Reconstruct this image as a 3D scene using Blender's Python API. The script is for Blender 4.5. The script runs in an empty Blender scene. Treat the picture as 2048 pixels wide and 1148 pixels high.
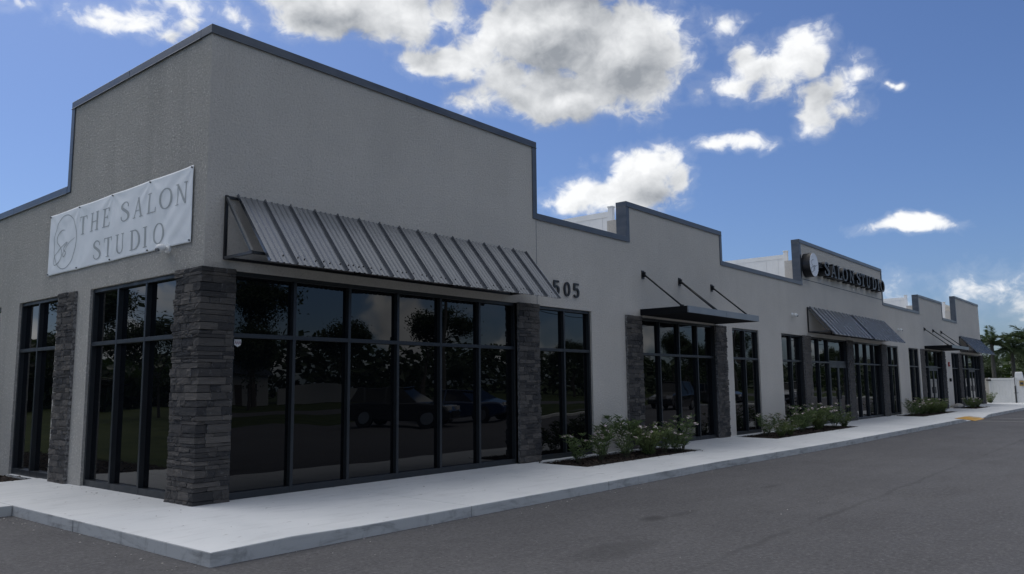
import bpy, bmesh, math, random
from mathutils import Vector, Matrix, noise as mnoise
random.seed(7)
R = math.radians
scene = bpy.context.scene
col = scene.collection

# ------------------------------------------------------------------ camera
cam_d = bpy.data.cameras.new('camera'); cam = bpy.data.objects.new('camera', cam_d); col.objects.link(cam)
cam_d.sensor_width = 36; cam_d.sensor_fit = 'HORIZONTAL'; cam_d.lens = 36 * 1585.03 / 2048
cam_d.clip_start = 0.1; cam_d.clip_end = 4000
YAW, PITCH, ROLL = 0.8754, 0.1237, -0.0103
fw = Vector((math.sin(YAW) * math.cos(PITCH), math.cos(YAW) * math.cos(PITCH), math.sin(PITCH)))
rt = Vector((math.cos(YAW), -math.sin(YAW), 0)); up = rt.cross(fw)
r2 = math.cos(ROLL) * rt + math.sin(ROLL) * up; u2 = -math.sin(ROLL) * rt + math.cos(ROLL) * up
m = Matrix((r2, u2, -fw)).transposed().to_4x4(); m.translation = (-5.3247, -9.7283, 1.4979)
cam.matrix_world = m
scene.camera = cam

# ------------------------------------------------------------------ light
SUN_AZ, SUN_EL = R(8), R(57)          # azimuth from +Y towards +X
SKY = 0.052
SKY_TINT = (0.585, 0.695, 0.92)
CLOUD_GAIN = 0.60
DUST = 1.1
scene.view_settings.view_transform = 'Standard'; scene.view_settings.look = 'None'
scene.view_settings.exposure = 1.08; scene.view_settings.gamma = 1.0
scene.view_settings.use_curve_mapping = False
scene.cycles.use_denoising = True
scene.cycles.max_bounces = 6
sd = bpy.data.lights.new('sun', 'SUN'); sun = bpy.data.objects.new('sun', sd); col.objects.link(sun)
sd.energy = 0.9; sd.angle = R(70); sd.color = (1.0, 0.95, 0.88)
sdir = Vector((math.sin(SUN_AZ) * math.cos(SUN_EL), math.cos(SUN_AZ) * math.cos(SUN_EL), math.sin(SUN_EL)))
sun.rotation_euler = sdir.to_track_quat('Z', 'Y').to_euler()

# clouds: azimuth, elevation, half-width, half-height (radians), weight
CLOUDS = [(0.667,0.456,0.095,0.041,1.35),(0.712,0.446,0.045,0.037,1),(0.751,0.458,0.045,0.037,1),(0.79,0.47,0.045,0.037,1),(0.616,0.476,0.124,0.032,1.35),(0.817,0.504,0.133,0.043,1.35),(0.923,0.436,0.112,0.063,1.49),(1.02,0.403,0.081,0.078,1.49),(0.79,0.401,0.072,0.022,1.35),(0.827,0.401,0.049,0.033,1),(0.869,0.385,0.049,0.033,1),(0.911,0.369,0.049,0.033,1),(0.941,0.357,0.123,0.033,1.49),(1.051,0.364,0.046,0.035,1),(0.964,0.502,0.171,0.049,1.35),(1.19,0.381,0.032,0.032,1),(1.163,0.356,0.055,0.022,1),(1.266,0.339,0.027,0.02,0.85),(1.29,0.346,0.027,0.02,0.85),(1.314,0.353,0.027,0.02,0.85),(1.26,0.315,0.024,0.028,0.8),(1.315,0.353,0.024,0.013,0.8),(1.288,0.321,0.033,0.017,0.7),(1.136,0.283,0.024,0.011,0.85),(1.177,0.286,0.037,0.012,0.85),(1.051,0.262,0.058,0.029,1.05),(0.99,0.232,0.06,0.024,1),(1.092,0.243,0.026,0.024,1),(1.034,0.232,0.088,0.023,1),(1.343,0.173,0.047,0.01,0.9),(1.356,0.18,0.026,0.01,0.9),(1.339,0.338,0.008,0.006,0.7),(1.345,0.337,0.008,0.006,0.7),(1.351,0.336,0.008,0.006,0.7),(1.157,0.431,0.024,0.015,0.55),(0.39,0.413,0.034,0.009,0.55),(0.42,0.406,0.034,0.009,0.55),(0.45,0.399,0.034,0.009,0.55),(0.377,0.407,0.046,0.009,0.47),(0.283,0.399,0.015,0.009,0.55),(0.296,0.402,0.015,0.009,0.55),(0.309,0.405,0.015,0.009,0.55),(0.466,0.427,0.045,0.018,0.51),(0.472,0.412,0.025,0.01,0.53),(0.515,0.426,0.026,0.016,0.42),(1.2,0.375,0.04,0.03,1),(1.235,0.385,0.036,0.026,1),(1.255,0.372,0.026,0.02,0.8),(1.38,0.083,0.20,0.012,0.17),(1.46,0.095,0.18,0.016,0.17),(1.42,0.065,0.22,0.016,0.19)]

world = bpy.data.worlds.new('World'); scene.world = world; world.use_nodes = True
wn = world.node_tree; wn.nodes.clear()

class NT:
    """small helper to write node trees"""
    def __init__(s, tree): s.t = tree
    def n(s, kind, **kw):
        x = s.t.nodes.new(kind)
        for k, v in kw.items(): setattr(x, k, v)
        return x
    def link(s, a, b): s.t.links.new(a, b)
    def put(s, sock, v):
        if isinstance(v, bpy.types.NodeSocket): s.t.links.new(v, sock)
        else: sock.default_value = v
    def math(s, op, a, b=0.0, c=None, clamp=False):
        x = s.n('ShaderNodeMath', operation=op, use_clamp=clamp)
        s.put(x.inputs[0], a); s.put(x.inputs[1], b)
        if c is not None: s.put(x.inputs[2], c)
        return x.outputs[0]
    def vmath(s, op, a, b=(0, 0, 0)):
        x = s.n('ShaderNodeVectorMath', operation=op)
        s.put(x.inputs[0], a)
        if op == 'SCALE': s.put(x.inputs['Scale'], b)
        else: s.put(x.inputs[1], b)
        return x.outputs['Value'] if op in ('LENGTH', 'DOT_PRODUCT') else x.outputs[0]
    def ramp(s, v, lo, hi, a=0.0, b=1.0, smooth=True):
        x = s.n('ShaderNodeMapRange', interpolation_type='SMOOTHSTEP' if smooth else 'LINEAR')
        s.put(x.inputs[0], v); s.put(x.inputs[1], lo); s.put(x.inputs[2], hi); s.put(x.inputs[3], a); s.put(x.inputs[4], b)
        return x.outputs[0]
    def noise(s, vec, scale, detail=2.0, rough=0.5, dist=0.0, dim='3D'):
        x = s.n('ShaderNodeTexNoise', noise_dimensions=dim)
        if vec is not None: s.put(x.inputs['Vector'], vec)
        s.put(x.inputs['Scale'], scale); x.inputs['Detail'].default_value = detail
        x.inputs['Roughness'].default_value = rough; x.inputs['Distortion'].default_value = dist
        return x.outputs[0]
    def mix(s, f, a, b, blend='MIX'):
        x = s.n('ShaderNodeMix', data_type='RGBA', blend_type=blend)
        s.put(x.inputs[0], f)
        s.put(x.inputs[6], a if isinstance(a, bpy.types.NodeSocket) else (*a, 1)[:4])
        s.put(x.inputs[7], b if isinstance(b, bpy.types.NodeSocket) else (*b, 1)[:4])
        return x.outputs[2]

def build_world():
    N = NT(wn)
    tc = N.n('ShaderNodeTexCoord').outputs['Generated']
    d = N.vmath('NORMALIZE', tc)
    sx = N.n('ShaderNodeSeparateXYZ'); N.link(d, sx.inputs[0])
    az = N.math('ARCTAN2', sx.outputs[0], sx.outputs[1]); el = N.math('ARCSINE', sx.outputs[2])
    ae = N.n('ShaderNodeCombineXYZ'); N.link(az, ae.inputs[0]); N.link(el, ae.inputs[1])
    # mass of each cloud as a group, so that it can be read twice (here and a little nearer the sun)
    g = bpy.data.node_groups.new('cloud_mass', 'ShaderNodeTree')
    g.interface.new_socket('Angles', in_out='INPUT', socket_type='NodeSocketVector')
    g.interface.new_socket('Mass', in_out='OUTPUT', socket_type='NodeSocketFloat')
    G = NT(g); gi = G.n('NodeGroupInput'); go = G.n('NodeGroupOutput')
    acc = None
    for a, e, w, h, wt in CLOUDS:
        x = G.n('ShaderNodeVectorMath', operation='MULTIPLY_ADD'); G.link(gi.outputs[0], x.inputs[0])
        w, h = w * 1.2, h * 1.2
        x.inputs[1].default_value = (1 / w, 1 / h, 0); x.inputs[2].default_value = (-a / w, -e / h, 0)
        v = G.math('MULTIPLY_ADD', G.vmath('LENGTH', x.outputs[0]), -wt, wt * 0.95)
        acc = v if acc is None else G.math('SMOOTH_MAX', acc, v, 0.22)
    G.link(acc, go.inputs[0])
    warp = N.n('ShaderNodeTexNoise'); warp.inputs['Scale'].default_value = 11; warp.inputs['Detail'].default_value = 3
    N.link(d, warp.inputs['Vector'])
    wv = N.vmath('SCALE', N.vmath('SUBTRACT', warp.outputs[1], (.5, .5, .5)), 0.05)
    pos = N.vmath('ADD', ae.outputs[0], wv)
    # unseen sky: scattered clouds, cover added overhead to brighten the shaded wall and walk
    ina = N.ramp(N.math('ABSOLUTE', N.math('SUBTRACT', az, 0.88)), 0.75, 1.0, 1, 0)
    ine = N.ramp(el, 0.56, 0.68, 1, 0)
    outside = N.math('SUBTRACT', 1.0, N.math('MULTIPLY', N.math('MULTIPLY', ina, ine), N.math('GREATER_THAN', el, 0.0)))
    low = N.noise(N.vmath('MULTIPLY', d, (1, 1, 1.6)), 3.2, 2, .5)
    sc = N.math('SUBTRACT', N.math('MULTIPLY', N.ramp(N.math('ADD', low, N.ramp(el, .18, .62, -.10, .12)), .40, .66, 0, 1.15, False), 1.0), 0.30)
    ds = N.vmath('MULTIPLY', d, (1, 1, 1.25)); dt = N.vmath('ADD', ds, (-0.010, 0.014, 0.030))
    sky = N.n('ShaderNodeTexSky', sky_type='NISHITA'); sky.sun_disc = False
    sky.sun_elevation = SUN_EL; sky.sun_rotation = SUN_AZ
    sky.altitude = 10; sky.air_density = 1.0; sky.dust_density = DUST; sky.ozone_density = 3.0
    tint = N.mix(1.0, sky.outputs[0], SKY_TINT, 'MULTIPLY')
    above = N.ramp(el, 0.0, 0.05)
    def shade(m0, m1, n1, n1s, n2, n2s):
        D0 = N.math('ADD', m0, N.math('MULTIPLY', N.math('SUBTRACT', n1, .5), 1.5))
        De = N.math('ADD', D0, N.math('MULTIPLY', N.math('SUBTRACT', n2, .5), .95))
        veil = N.math('MULTIPLY', N.ramp(De, -0.22, 0.25), .12)
        alpha = N.math('MULTIPLY', N.math('MAXIMUM', N.ramp(De, 0.03, 0.56), veil), above)
        # towards the sun the cloud is thinner (bright rims) or thicker (grey bases)
        f = N.math('MULTIPLY', N.math('SUBTRACT', m0, m1), 0.60)
        f = N.math('ADD', f, N.math('MULTIPLY', N.math('SUBTRACT', n1, n1s), 1.25))
        f = N.math('ADD', f, N.math('MULTIPLY', N.math('SUBTRACT', n2, n2s), 0.40))
        f = N.math('ADD', f, N.math('SUBTRACT', 0.86, N.math('MULTIPLY', N.ramp(D0, 0.0, 1.1), 0.62)))
        cc = N.mix(N.ramp(f, 0.0, 1.0, 0, 1, False), (0.25, 0.27, 0.30), (0.78, 0.79, 0.80))
        bg = N.n('ShaderNodeBackground'); bg.inputs[1].default_value = SKY
        N.link(N.mix(alpha, tint, N.vmath('SCALE', cc, CLOUD_GAIN / SKY)), bg.inputs[0]); return bg.outputs[0]
    def mass(off):
        x = N.n('ShaderNodeGroup'); x.node_tree = g
        N.link(N.vmath('ADD', pos, off), x.inputs[0])
        return N.math('MAXIMUM', x.outputs[0], -0.8)
    du = N.vmath('ADD', ds, (-0.004, 0.004, 0.009))
    seen = shade(mass((0, 0, 0)), mass((-0.016, 0.034, 0)), N.noise(ds, 13, 4, .55, .3), N.noise(dt, 13, 4, .55, .3), N.noise(ds, 44, 6, .6, .5), N.noise(du, 44, 3, .6, .5))
    g1, g2 = N.noise(ds, 13, 3, .55), N.noise(dt, 13, 2, .55)
    rest = shade(sc, sc, g1, g2, g1, g2)
    ms = N.n('ShaderNodeMixShader'); N.link(outside, ms.inputs[0]); N.link(seen, ms.inputs[1]); N.link(rest, ms.inputs[2])
    wo = N.n('ShaderNodeOutputWorld'); N.link(ms.outputs[0], wo.inputs[0])
build_world()
world.cycles.sampling_method = 'MANUAL'; world.cycles.sample_map_resolution = 512

# ------------------------------------------------------------------ helpers
def tag(o, label=None, cat=None, group=None, kind=None):
    if label: o['label'] = label
    if cat: o['category'] = cat
    if group: o['group'] = group
    if kind: o['kind'] = kind
    return o

def empty(name, loc=(0, 0, 0), rz=0):
    o = bpy.data.objects.new(name, None); col.objects.link(o)
    o.location = loc; o.rotation_euler = (0, 0, rz); o.empty_display_size = .2
    return o

class MB:
    def __init__(s): s.v = []; s.f = []; s.m = []
    def quad(s, a, b, c, d, mi=0):
        i = len(s.v); s.v += [a, b, c, d]; s.f.append((i, i + 1, i + 2, i + 3)); s.m.append(mi)
    def poly(s, pts, mi=0):
        i = len(s.v); s.v += list(pts); s.f.append(tuple(range(i, i + len(pts)))); s.m.append(mi)
    def box(s, x0, x1, y0, y1, z0, z1, mi=0):
        i = len(s.v)
        s.v += [(x0, y0, z0), (x1, y0, z0), (x1, y1, z0), (x0, y1, z0), (x0, y0, z1), (x1, y0, z1), (x1, y1, z1), (x0, y1, z1)]
        for q in ((0, 3, 2, 1), (4, 5, 6, 7), (0, 1, 5, 4), (1, 2, 6, 5), (2, 3, 7, 6), (3, 0, 4, 7)):
            s.f.append(tuple(i + k for k in q)); s.m.append(mi)
        return s
    def tube(s, a, b, r0, r1=None, n=8, mi=0, cap=True):
        r1 = r0 if r1 is None else r1
        a = Vector(a); b = Vector(b); d = (b - a).normalized()
        p = d.orthogonal().normalized(); q = d.cross(p)
        i = len(s.v)
        for c, r in ((a, r0), (b, r1)):
            for k in range(n):
                t = 2 * math.pi * k / n; s.v.append(tuple(c + r * (math.cos(t) * p + math.sin(t) * q)))
        for k in range(n):
            s.f.append((i + k, i + (k + 1) % n, i + n + (k + 1) % n, i + n + k)); s.m.append(mi)
        if cap:
            s.f.append(tuple(i + k for k in reversed(range(n)))); s.m.append(mi)
            s.f.append(tuple(i + n + k for k in range(n))); s.m.append(mi)
        return s
    def bar(s, a, b, w, h=None, mi=0, upv=(0, 0, 1)):
        """rectangular bar from a to b"""
        h = w if h is None else h
        a = Vector(a); b = Vector(b); d = (b - a).normalized()
        p = d.cross(Vector(upv))
        if p.length < 1e-4: p = d.cross(Vector((1, 0, 0)))
        p.normalize(); q = p.cross(d).normalized(); i = len(s.v)
        for c in (a, b):
            for sx, sy in ((-1, -1), (1, -1), (1, 1), (-1, 1)): s.v.append(tuple(c + p * sx * w / 2 + q * sy * h / 2))
        for f in ((0, 1, 2, 3), (7, 6, 5, 4), (0, 4, 5, 1), (1, 5, 6, 2), (2, 6, 7, 3), (3, 7, 4, 0)):
            s.f.append(tuple(i + k for k in f)); s.m.append(mi)
        return s
    def prism(s, prof, ax, lo, hi, mi=0):
        """closed 2D profile pushed along an axis: ax 'y' -> profile is (x, z), 'x' -> (y, z), 'z' -> (x, y)"""
        n = len(prof); i = len(s.v)
        for t in (lo, hi):
            for a, b in prof: s.v.append({'y': (a, t, b), 'x': (t, a, b), 'z': (a, b, t)}[ax])
        s.f.append(tuple(range(i, i + n))); s.m.append(mi)
        s.f.append(tuple(range(i + 2 * n - 1, i + n - 1, -1))); s.m.append(mi)
        for k in range(n):
            s.f.append((i + k, i + n + k, i + n + (k + 1) % n, i + (k + 1) % n)); s.m.append(mi)
        return s
    def mesh(s, name, mats, recalc=True, smooth=False):
        me = bpy.data.meshes.new(name); me.from_pydata(s.v, [], s.f); me.update()
        for x in (mats if isinstance(mats, (list, tuple)) else [mats]): me.materials.append(x)
        me.polygons.foreach_set('material_index', s.m)
        if recalc:
            b = bmesh.new(); b.from_mesh(me); bmesh.ops.recalc_face_normals(b, faces=b.faces); b.to_mesh(me); b.free()
        if smooth: me.polygons.foreach_set('use_smooth', [True] * len(me.polygons))
        return me
    def build(s, name, mats, parent=None, loc=(0, 0, 0), recalc=True, smooth=False, bevel=0):
        return obj(name, s.mesh(name, mats, recalc, smooth), parent, loc, bevel)

def obj(name, me, parent=None, loc=(0, 0, 0), bevel=0):
    o = bpy.data.objects.new(name, me); col.objects.link(o); o.location = loc
    if parent: o.parent = parent
    if bevel:
        b = o.modifiers.new('bevel', 'BEVEL'); b.width = bevel; b.segments = 2; b.limit_method = 'ANGLE'; b.angle_limit = R(40)
    return o

def copy_tree(o, parent=None):
    c = o.copy(); col.objects.link(c)
    if parent: c.parent = parent
    for ch in list(o.children): copy_tree(ch, c)
    return c

# ------------------------------------------------------------------ materials
def mat(name, color, rough=.6, metal=0.0, spec=.5, fn=None):
    mt = bpy.data.materials.new(name); mt.use_nodes = True
    N = NT(mt.node_tree); p = mt.node_tree.nodes['Principled BSDF']
    p.inputs['Base Color'].default_value = (*color, 1); p.inputs['Roughness'].default_value = rough
    p.inputs['Metallic'].default_value = metal; p.inputs['Specular IOR Level'].default_value = spec
    if fn: fn(N, p)
    return mt

def ocoord(N, kind='Object'): return N.n('ShaderNodeTexCoord').outputs[kind]
def wpos(N): return N.n('ShaderNodeNewGeometry').outputs['Position']
def bump(N, p, h, strength, dist, prev=None):
    b = N.n('ShaderNodeBump'); b.inputs['Strength'].default_value = strength; b.inputs['Distance'].default_value = dist
    N.put(b.inputs['Height'], h)
    if prev is not None: N.link(prev, b.inputs['Normal'])
    N.link(b.outputs[0], p.inputs['Normal']); return b.outputs[0]

def stucco(base, coarse):
    def fn(N, p):
        c = wpos(N)
        big = N.noise(c, .55, 4, .6)
        st = N.noise(N.vmath('MULTIPLY', c, (2.2, 2.2, .22)), 1.0, 4, .65)
        grain = N.noise(c, 28 if coarse else 30, 5, .75, .4)
        fine = N.noise(c, 75, 3, .6)
        patch = N.noise(c, 2.4, 3, .6)
        k = N.mix(N.ramp(big, .3, .7), [x * .95 for x in base], [x * 1.04 for x in base])
        k = N.mix(N.math('MULTIPLY', N.ramp(st, .46, .70), .30 if coarse else .08), k, [x * .62 for x in base])
        sp = N.math('MULTIPLY', N.ramp(grain, .52, .68), N.ramp(patch, .32, .66, .35, 1.0)) if coarse else N.ramp(grain, .5, .7)
        k = N.mix(N.math('MULTIPLY', sp, .85 if coarse else .34), k, [min(1, x * (1.9 if coarse else 1.45)) for x in base])  # coarse: sparkle of grazing light on the grain put into the colour
        k = N.mix(N.math('MULTIPLY', N.ramp(grain, .34, .46, 1, 0), .5 if coarse else .45), k, [x * (.55 if coarse else .66) for x in base])
        N.link(k, p.inputs['Base Color'])
        h = N.math('ADD', grain, N.math('MULTIPLY', fine, .35))
        bump(N, p, h, .9, .03)
    return fn
M = {}
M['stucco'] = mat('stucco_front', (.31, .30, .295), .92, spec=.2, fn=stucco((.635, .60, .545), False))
M['stucco_end'] = mat('stucco_weathered_lit_grain', (.27, .262, .257), .85, spec=.25, fn=stucco((.45, .435, .40), True))

def f_coping(N, p):
    c = wpos(N)
    n = N.noise(N.vmath('MULTIPLY', c, (1, 1, 3)), 1.6, 4, .6)
    N.link(N.mix(N.ramp(n, .3, .7), (.085, .096, .11), (.12, .132, .148)), p.inputs['Base Color'])
    N.link(N.ramp(n, .2, .8, .30, .46), p.inputs['Roughness'])
    bump(N, p, N.noise(c, 3.5, 2, .5), .25, .006)
M['coping'] = mat('coping_metal', (.1, .11, .125), .38, .55, fn=f_coping)

def f_frame(N, p):
    n = N.noise(wpos(N), 6, 3, .6)
    N.link(N.ramp(n, .3, .7, .34, .5), p.inputs['Roughness'])
M['frame'] = mat('bronze_window_frame', (.045, .05, .056), .4, .6, fn=f_frame)
M['black_metal'] = mat('black_painted_metal', (.008, .009, .011), .45, .0, fn=f_frame)

M['matt_black'] = mat('matt_black_paint', (.006, .007, .009), .8, .0, .2)
def f_glass(N, p):
    c = wpos(N)
    oi = N.n('ShaderNodeObjectInfo').outputs['Random']
    h = N.noise(N.vmath('ADD', c, N.vmath('SCALE', (7., 13., 5.), oi)), .9, 1, .4)
    bump(N, p, h, .10, .05)
    dust = N.noise(c, 9, 5, .65)
    N.link(N.ramp(dust, .4, .9, .0, .035), p.inputs['Roughness'])
M['glass'] = mat('dark_tinted_glass', (.0022, .0028, .004), .01, fn=f_glass)
M['glass'].node_tree.nodes['Principled BSDF'].inputs['IOR'].default_value = 1.55

def f_stone(N, p):
    oi = N.n('ShaderNodeObjectInfo').outputs['Random']
    c = wpos(N)
    cellr = N.n('ShaderNodeTexNoise'); N.put(cellr.inputs['Vector'], c); cellr.inputs['Scale'].default_value = 3.5; cellr.inputs['Detail'].default_value = 2
    n = N.noise(c, 14, 6, .65, .4)
    lay = N.noise(N.vmath('MULTIPLY', c, (1, 1, 9)), 9, 4, .6, .3)
    a = N.mix(N.math('POWER', oi, 1.4), (.034, .034, .036), (.118, .108, .098))
    a = N.mix(N.math('MULTIPLY', N.ramp(cellr.outputs[0], .54, .74), .35), a, (.10, .088, .076))
    a = N.mix(N.math('MULTIPLY', N.ramp(n, .58, .78), .6), a, (.21, .205, .20))
    a = N.mix(N.math('MULTIPLY', N.ramp(lay, .5, .7), .35), a, (.035, .035, .038))
    N.link(a, p.inputs['Base Color'])
    b = bump(N, p, N.math('ADD', lay, n), .8, .012)
    bump(N, p, N.noise(c, 90, 3, .6), .4, .004, b)
M['stone'] = mat('ledger_stone', (.07, .068, .068), .82, spec=.3, fn=f_stone)
M['stone_cut_lit'] = mat('cut_stone_end_lit', (.17, .165, .16), .85, spec=.3, fn=lambda N, p: (N.link(N.mix(N.ramp(N.noise(wpos(N), 25, 4, .6), .35, .65), (.07, .068, .068), (.26, .255, .25)), p.inputs['Base Color']), None)[1])  # pale cut ends, lightened in the colour for the light they catch
M['mortar'] = mat('stone_core', (.03, .03, .032), .95)

def f_conc(N, p):
    g = N.n('ShaderNodeNewGeometry'); c = g.outputs['Position']
    sx = N.n('ShaderNodeSeparateXYZ'); N.link(g.outputs['Normal'], sx.inputs[0])
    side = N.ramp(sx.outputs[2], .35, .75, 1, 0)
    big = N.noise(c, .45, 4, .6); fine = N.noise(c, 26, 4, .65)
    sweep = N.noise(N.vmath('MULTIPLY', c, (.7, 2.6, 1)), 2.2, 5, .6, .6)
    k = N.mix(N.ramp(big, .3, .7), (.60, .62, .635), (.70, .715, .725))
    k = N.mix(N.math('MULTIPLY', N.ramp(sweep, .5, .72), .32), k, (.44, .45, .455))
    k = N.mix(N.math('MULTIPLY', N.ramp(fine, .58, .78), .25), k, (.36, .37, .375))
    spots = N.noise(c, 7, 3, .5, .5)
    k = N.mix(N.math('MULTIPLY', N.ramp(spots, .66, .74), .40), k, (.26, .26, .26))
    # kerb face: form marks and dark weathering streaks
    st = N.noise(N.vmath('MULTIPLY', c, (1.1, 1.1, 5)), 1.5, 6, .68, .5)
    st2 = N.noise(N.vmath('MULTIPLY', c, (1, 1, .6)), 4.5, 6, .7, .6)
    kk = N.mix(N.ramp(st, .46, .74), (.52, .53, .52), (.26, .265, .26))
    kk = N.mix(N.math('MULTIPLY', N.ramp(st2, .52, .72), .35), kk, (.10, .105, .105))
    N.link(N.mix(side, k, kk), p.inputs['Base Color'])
    b = bump(N, p, N.math('ADD', fine, N.math('MULTIPLY', sweep, .7)), .35, .004)
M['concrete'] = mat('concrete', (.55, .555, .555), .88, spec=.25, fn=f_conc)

def f_asph(N, p):
    c = wpos(N)
    big = N.noise(c, .22, 5, .62, .3); mid = N.noise(N.vmath('MULTIPLY', c, (.5, 1.4, 1)), 1.1, 5, .62, .5)
    agg = N.noise(c, 85, 3, .75)
    vo = N.n('ShaderNodeTexVoronoi'); N.put(vo.inputs['Vector'], c); vo.inputs['Scale'].default_value = 130
    k = N.mix(N.ramp(big, .3, .7), (.080, .079, .084), (.100, .099, .104))
    k = N.mix(N.math('MULTIPLY', N.ramp(mid, .54, .78), .25), k, (.058, .058, .061))
    k = N.mix(N.math('MULTIPLY', N.ramp(agg, .56, .78), .6), k, (.19, .185, .18))
    k = N.mix(N.math('MULTIPLY', N.ramp(vo.outputs[0], .0, .22, 1, 0), .45), k, (.028, .028, .03))
    gr = N.noise(c, 24, 5, .8)
    k = N.mix(N.math('MULTIPLY', N.ramp(gr, .52, .64), .6), k, (.165, .163, .168))
    k = N.mix(N.math('MULTIPLY', N.ramp(gr, .36, .47, 1, 0), .6), k, (.034, .034, .037))
    mot = N.noise(c, 3.2, 5, .65)
    k = N.mix(N.math('MULTIPLY', N.ramp(mot, .5, .7), .22), k, (.055, .055, .058))
    rare = N.noise(c, 28, 1, .5)
    k = N.mix(N.ramp(rare, .775, .80), k, (.24, .235, .225))
    sx = N.n('ShaderNodeSeparateXYZ'); N.link(c, sx.inputs[0])
    wob = N.math('MULTIPLY', N.math('SUBTRACT', N.noise(c, .8, 3, .5), .5), .30)
    seam = N.math('ABSOLUTE', N.math('ADD', N.math('ADD', sx.outputs[1], 6.27), wob))
    sn = N.noise(N.vmath('MULTIPLY', c, (.45, 1, 1)), 1.4, 3, .6)
    k = N.mix(N.math('MULTIPLY', N.ramp(seam, .0, .07, 1, 0), N.ramp(sn, .40, .62, .1, .55)), k, (.045, .045, .047))
    # oil drips
    for ox, oy, rx, ry, s in ((3.43, -4.63, .34, .20, .6), (3.95, -4.75, .42, .10, .35), (1.5, -5.25, .9, .35, .32), (7.2, -4.6, .5, .16, .35)):
        mp = N.n('ShaderNodeMapping', vector_type='TEXTURE'); mp.inputs['Location'].default_value = (ox, oy, 0); mp.inputs['Scale'].default_value = (rx, ry, 50)
        N.link(c, mp.inputs['Vector'])
        l = N.math('ADD', N.vmath('LENGTH', mp.outputs[0]), N.math('MULTIPLY', N.math('SUBTRACT', mid, .5), 2.2))
        k = N.mix(N.ramp(l, .35, 1.0, s, 0), k, (.026, .026, .028))
    N.link(k, p.inputs['Base Color'])
    N.link(N.ramp(mid, .3, .8, .78, .92), p.inputs['Roughness'])
    b = bump(N, p, agg, .6, .006)
    bump(N, p, vo.outputs[0], .35, .004, b)
M['asphalt'] = mat('asphalt', (.07, .07, .073), .88, spec=.3, fn=f_asph)

def f_awn(N, p):
    c = wpos(N); n = N.noise(c, 2.0, 4, .6)
    N.link(N.mix(N.ramp(n, .3, .7), (.20, .213, .235), (.235, .248, .27)), p.inputs['Base Color'])
    N.link(N.ramp(n, .3, .7, .20, .30), p.inputs['Roughness'])
    bump(N, p, N.noise(c, 1.6, 2, .5), .15, .01)
M['awning'] = mat('ribbed_grey_steel', (.25, .265, .29), .25, .9, fn=f_awn)
M['steel'] = mat('bare_steel_tube', (.12, .125, .13), .42, .6, fn=f_frame)
def f_can(N, p):
    c = wpos(N); n = N.noise(c, 1.2, 3, .5)
    N.link(N.mix(N.ramp(n, .3, .7), (.15, .175, .205), (.19, .215, .245)), p.inputs['Base Color'])
M['canopy'] = mat('canopy_fascia_paint', (.075, .09, .11), .32, .2, fn=f_can)

def f_vinyl(N, p):
    n = N.noise(wpos(N), 2.5, 3, .6)
    N.link(N.mix(N.ramp(n, .3, .7), (.80, .81, .80), (.86, .865, .855)), p.inputs['Base Color'])
M['vinyl'] = mat('white_vinyl', (.75, .755, .745), .45, fn=f_vinyl)
def f_banner(N, p):
    c = wpos(N); n = N.noise(c, 3, 4, .6)
    N.link(N.mix(N.ramp(n, .3, .7), (.84, .87, .87), (.90, .92, .92)), p.inputs['Base Color'])
M['banner'] = mat('banner_vinyl', (.65, .68, .685), .5, spec=.4, fn=f_banner)
M['ink'] = mat('banner_grey_print', (.43, .455, .45), .55, spec=.4)
def f_mulch(N, p):
    c = wpos(N); n = N.noise(c, 42, 4, .7)
    N.link(N.mix(N.ramp(n, .35, .7), (.010, .008, .007), (.045, .034, .028)), p.inputs['Base Color'])
    bump(N, p, n, 1.0, .02)
M['mulch'] = mat('dark_mulch', (.02, .016, .014), .95, spec=.2, fn=f_mulch)
def f_chip(N, p):
    oi = N.noise(wpos(N), 20, 1, .5)
    N.link(N.mix(N.ramp(oi, .4, .66), (.012, .009, .008), (.075, .055, .042)), p.inputs['Base Color'])
M['chip'] = mat('mulch_chip', (.03, .024, .02), .9, spec=.2, fn=f_chip)
def leafmat(name, a, b, rough=.5, trans=.18):
    def fn(N, p):
        g = N.n('ShaderNodeNewGeometry')
        r = g.outputs['Random Per Island']
        k = N.mix(r, a, b)
        N.link(k, p.inputs['Base Color'])
        tr = N.n('ShaderNodeBsdfTranslucent'); N.link(N.mix(.5, k, (.12, .2, .03)), tr.inputs[0])
        ms = N.n('ShaderNodeMixShader'); ms.inputs[0].default_value = trans
        N.link(p.outputs[0], ms.inputs[1]); N.link(tr.outputs[0], ms.inputs[2])
        out = [x for x in N.t.nodes if x.type == 'OUTPUT_MATERIAL'][0]; N.link(ms.outputs[0], out.inputs[0])
    return mat(name, a, rough, fn=fn)
M['oleander'] = leafmat('oleander_leaf', (.08, .13, .05), (.21, .275, .11))
M['oleander2'] = leafmat('fresh_shrub_leaf', (.10, .15, .05), (.22, .27, .10))
M['tree'] = leafmat('tree_leaf', (.016, .030, .012), (.048, .075, .026), .55)
M['palm'] = leafmat('palm_leaf', (.04, .07, .03), (.14, .18, .085), .5)
M['bark'] = mat('bark', (.075, .062, .050), .9, fn=lambda N, p: bump(N, p, N.noise(wpos(N), 20, 4, .6), .6, .02))
M['palmtrunk'] = mat('palm_trunk_grey', (.095, .09, .078), .85, fn=lambda N, p: bump(N, p, N.noise(N.vmath('MULTIPLY', wpos(N), (1, 1, 6)), 3, 3, .6), .6, .02))
M['stem'] = mat('shrub_stem', (.055, .06, .03), .8)
M['petal'] = mat('pale_pink_petal', (.74, .62, .63), .6, spec=.3)
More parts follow.
